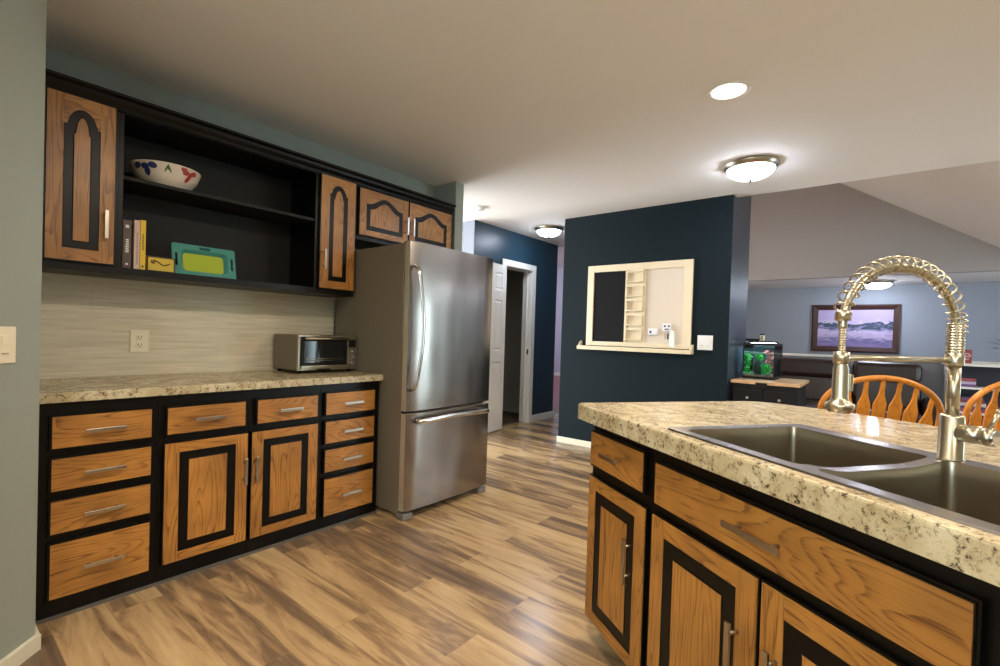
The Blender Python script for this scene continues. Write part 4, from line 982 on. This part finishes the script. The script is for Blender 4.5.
# couch: two seats with a console, facing the kitchen
t = thing('reclining_sofa', 'dark brown leather two seat sofa against the white capped half wall', 'sofa', (6.85, -.40, 0))
LE = M['leather']
mb = MB(); mb.box((.05, -.02, .05), (.90, 1.55, .30), LE, .02); mb.build('base', t)
for y0, y1 in ((0, .655), (.80, 1.52)):
    mb = MB(); mb.box((.0, y0, .28), (.62, y1, .47), LE, .05); mb.build('seat_cushion', t)
    mb = MB(); mb.box((.62, y0, .42), (.86, y1, .80), LE, .05, rot=Matrix.Rotation(math.radians(6), 3, 'Y'), piv=Vector((.7, 0, .42))); mb.build('back_cushion', t)
    mb = MB(); mb.box((.60, y0, .76), (.86, y1, 1.0), LE, .055); mb.build('headrest', t)
for x0 in (.08, .80):
    for y0 in (.03, 1.45):
        mb = MB(); mb.cyl((x0, y0, 0), (x0, y0, .052), .025, M['black2']); mb.build('foot', t)
mb = MB(); mb.box((.05, .665, .28), (.86, .79, .60), LE, .03); mb.build('console', t)
for y0 in (-.17, 1.535):
    mb = MB(); mb.box((.02, y0, .05), (.86, y0+.16, .60), LE, .05); mb.build('arm', t)
# bookshelf
t = thing('white_bookshelf', 'low white bookshelf against the half wall behind the faucet', 'bookshelf', (7.44, -2.03, 0))
WP = M['white']; mb = MB(); L2 = 1.43
mb.box((0, L2-.025, 0), (.34, L2, 1.0), WP); mb.box((0, 0, 0), (.34, .025, 1.0), WP); mb.box((.32, .025, 0), (.335, L2-.025, 1.0), plain('shelf_back_navy', (44, 44, 60), .6)); mb.box((-.02, -.02, 1.0), (.345, L2+.02, 1.028), WP, .003); mb.build('carcass', t)
for z in (.08, .465, .745):
    mb = MB(); mb.box((.005, .0255, z), (.32, L2-.0255, z+.022), WP); mb.build('shelf', t)
hues = [((120, 76, 130), 'purple'), ((190, 176, 200), 'pale lilac'), ((150, 70, 80), 'dull red'), ((70, 60, 110), 'dark violet'), ((200, 190, 196), 'off-white'), ((120, 60, 60), 'maroon')]
def flatbook(y, z, dy, dz, dx, rgb, label):
    t = thing('book', label, 'book', (7.48, y, z), 0, 'books lying on the white bookshelf')
    m = plain('cover_paint', rgb, .5); mb = MB(); mb.box((0, 0, 0), (dx, dy, .003), m); mb.box((0, 0, dz-.003), (dx, dy, dz), m); mb.box((0, 0, .003), (.003, dy, dz-.003), m); mb.build('cover', t)
    mb = MB(); mb.box((.003, .003, .003), (dx-.003, dy-.003, dz-.003), plain('pages_', (220, 214, 206), .8)); mb.build('pages', t)
z = .767
for i, (dy, dz) in enumerate(((.20, .03), (.18, .028), (.16, .035))):
    rgb, nm = hues[i]; flatbook(-.845, z+.0005, dy, dz, .22, rgb, '%s book lying in the stack on the middle shelf of the white bookshelf' % nm); z += dz+.001
z = .487
for i, (dy, dz) in enumerate(((.26, .035), (.24, .03), (.25, .035), (.20, .028), (.17, .026))):
    rgb, nm = hues[(i+2) % 6]; flatbook(-.95+.01*i, z+.0005, dy, dz, .22, rgb, '%s book lying in the stack on the lower shelf of the white bookshelf' % nm); z += dz+.001
# red sign box on the bookshelf
t = thing('red_card', 'small red card with a pale round emblem standing on the white bookshelf', 'card', (7.50, -.705, 1.0285), -PI/2+.15)
mb = MB(); mb.box((.012, -.012, 0), (.10, .012, .155), plain('brick_red', (140, 52, 50), .5), .003); mb.build('panel', t)
mb = MB(); PK = plain('pale_pink', (216, 170, 170), .5); mb.tube([(.055+.032*math.cos(a), -.0125, .080+.032*math.sin(a)) for a in [i*2*PI*.86/24 for i in range(25)]]+[], .006, PK, seg=8); mb.box((.026, -.0165, .0745), (.086, -.0122, .0835), PK); mb.build('emblem', t)
# plant on the shelf
t = thing('potted_plant', 'leafy potted plant on the white bookshelf at the right edge', 'plant', (7.58, -1.20, 1.0285))
mb = MB(); mb.lathe([(0, 0), (.06, 0), (.085, .13), (.09, .14), (.078, .14), (.07, .12), (0, .12)], plain('clay_pot', (150, 120, 100), .6), seg=28); mb.build('pot', t)
mb = MB(); random.seed(11); LG = plain('dull_green_leaf', (74, 92, 70), .5)
for i in range(46):
    a = random.random()*2*PI; el = random.uniform(.2, 1.3); ln = random.uniform(.10, .30)
    dvec = Vector((math.cos(a)*math.cos(el), math.sin(a)*math.cos(el), math.sin(el))); p = Vector((0, 0, .12))+dvec*ln
    mb.tube([Vector((0, 0, .11)), Vector((0, 0, .12))+dvec*ln*.5+Vector((0, 0, .02)), p], .0016, LG, seg=4)
    out = (dvec+Vector((0, 0, -.5))).normalized(); sd = out.cross(Vector((0, 0, 1))).normalized(); q = [p, p+out*.03+sd*.017, p+out*.075, p+out*.03-sd*.017]
    q2 = [c_+Vector((0, 0, .0012)) for c_ in q]; a_ = [mb.bm.verts.new(c_) for c_ in q]; b_ = [mb.bm.verts.new(c_) for c_ in q2]; mb.bm.faces.new(a_); mb.bm.faces.new(b_)
    for j in range(4): mb.bm.faces.new((a_[j], a_[(j+1) % 4], b_[(j+1) % 4], b_[j]))
    mb._fin(a_+b_, LG, False)
mb.build('foliage', t)

# ================================================================== UNSEEN LAMPS ADDED TO BRIGHTEN THE LIVING AND FAR ROOMS
dome_light('added unseen glowing dome light on the low ceiling past the right edge of the photo', 8.55, -2.3, ZL, .19)  # extra fixture added to lift the living room
t = thing('added_floor_lamp', 'added unseen floor lamp with a glowing fabric shade in the living room behind the navy wall', 'lamp', (6.3, 1.75, 0))  # hidden lamp added to light the gable and vault
mb = MB(); mb.lathe([(0, 0), (.15, 0), (.15, .015), (.03, .03), (0, .03)], M['black2'], seg=32); mb.build('base', t)
mb = MB(); mb.cyl((0, 0, .03), (0, 0, 1.45), .012, M['black2']); mb.build('pole', t)
mb = MB(); mb.lathe([(.20, 1.42), (.13, 1.70)], emis('glowing_fabric_shade', (255, 232, 208), 26), seg=40); mb.build('lamp_shade', t)

dome_light('added unseen glowing dome light nearest the doorway side of the far lavender room', 8.2, 7.0, 3.3, .3)  # added fixture, brightens the lavender wall seen through the slit
dome_light('added unseen glowing dome light farthest away in the far lavender room', 10.6, 7.6, 3.3, .3)  # second added fixture for the far wall and floor
dome_light('added unseen glowing dome light on the low ceiling at the right of the living room', 6.6, -2.4, ZL, .2)  # added out of view to brighten gable and slope
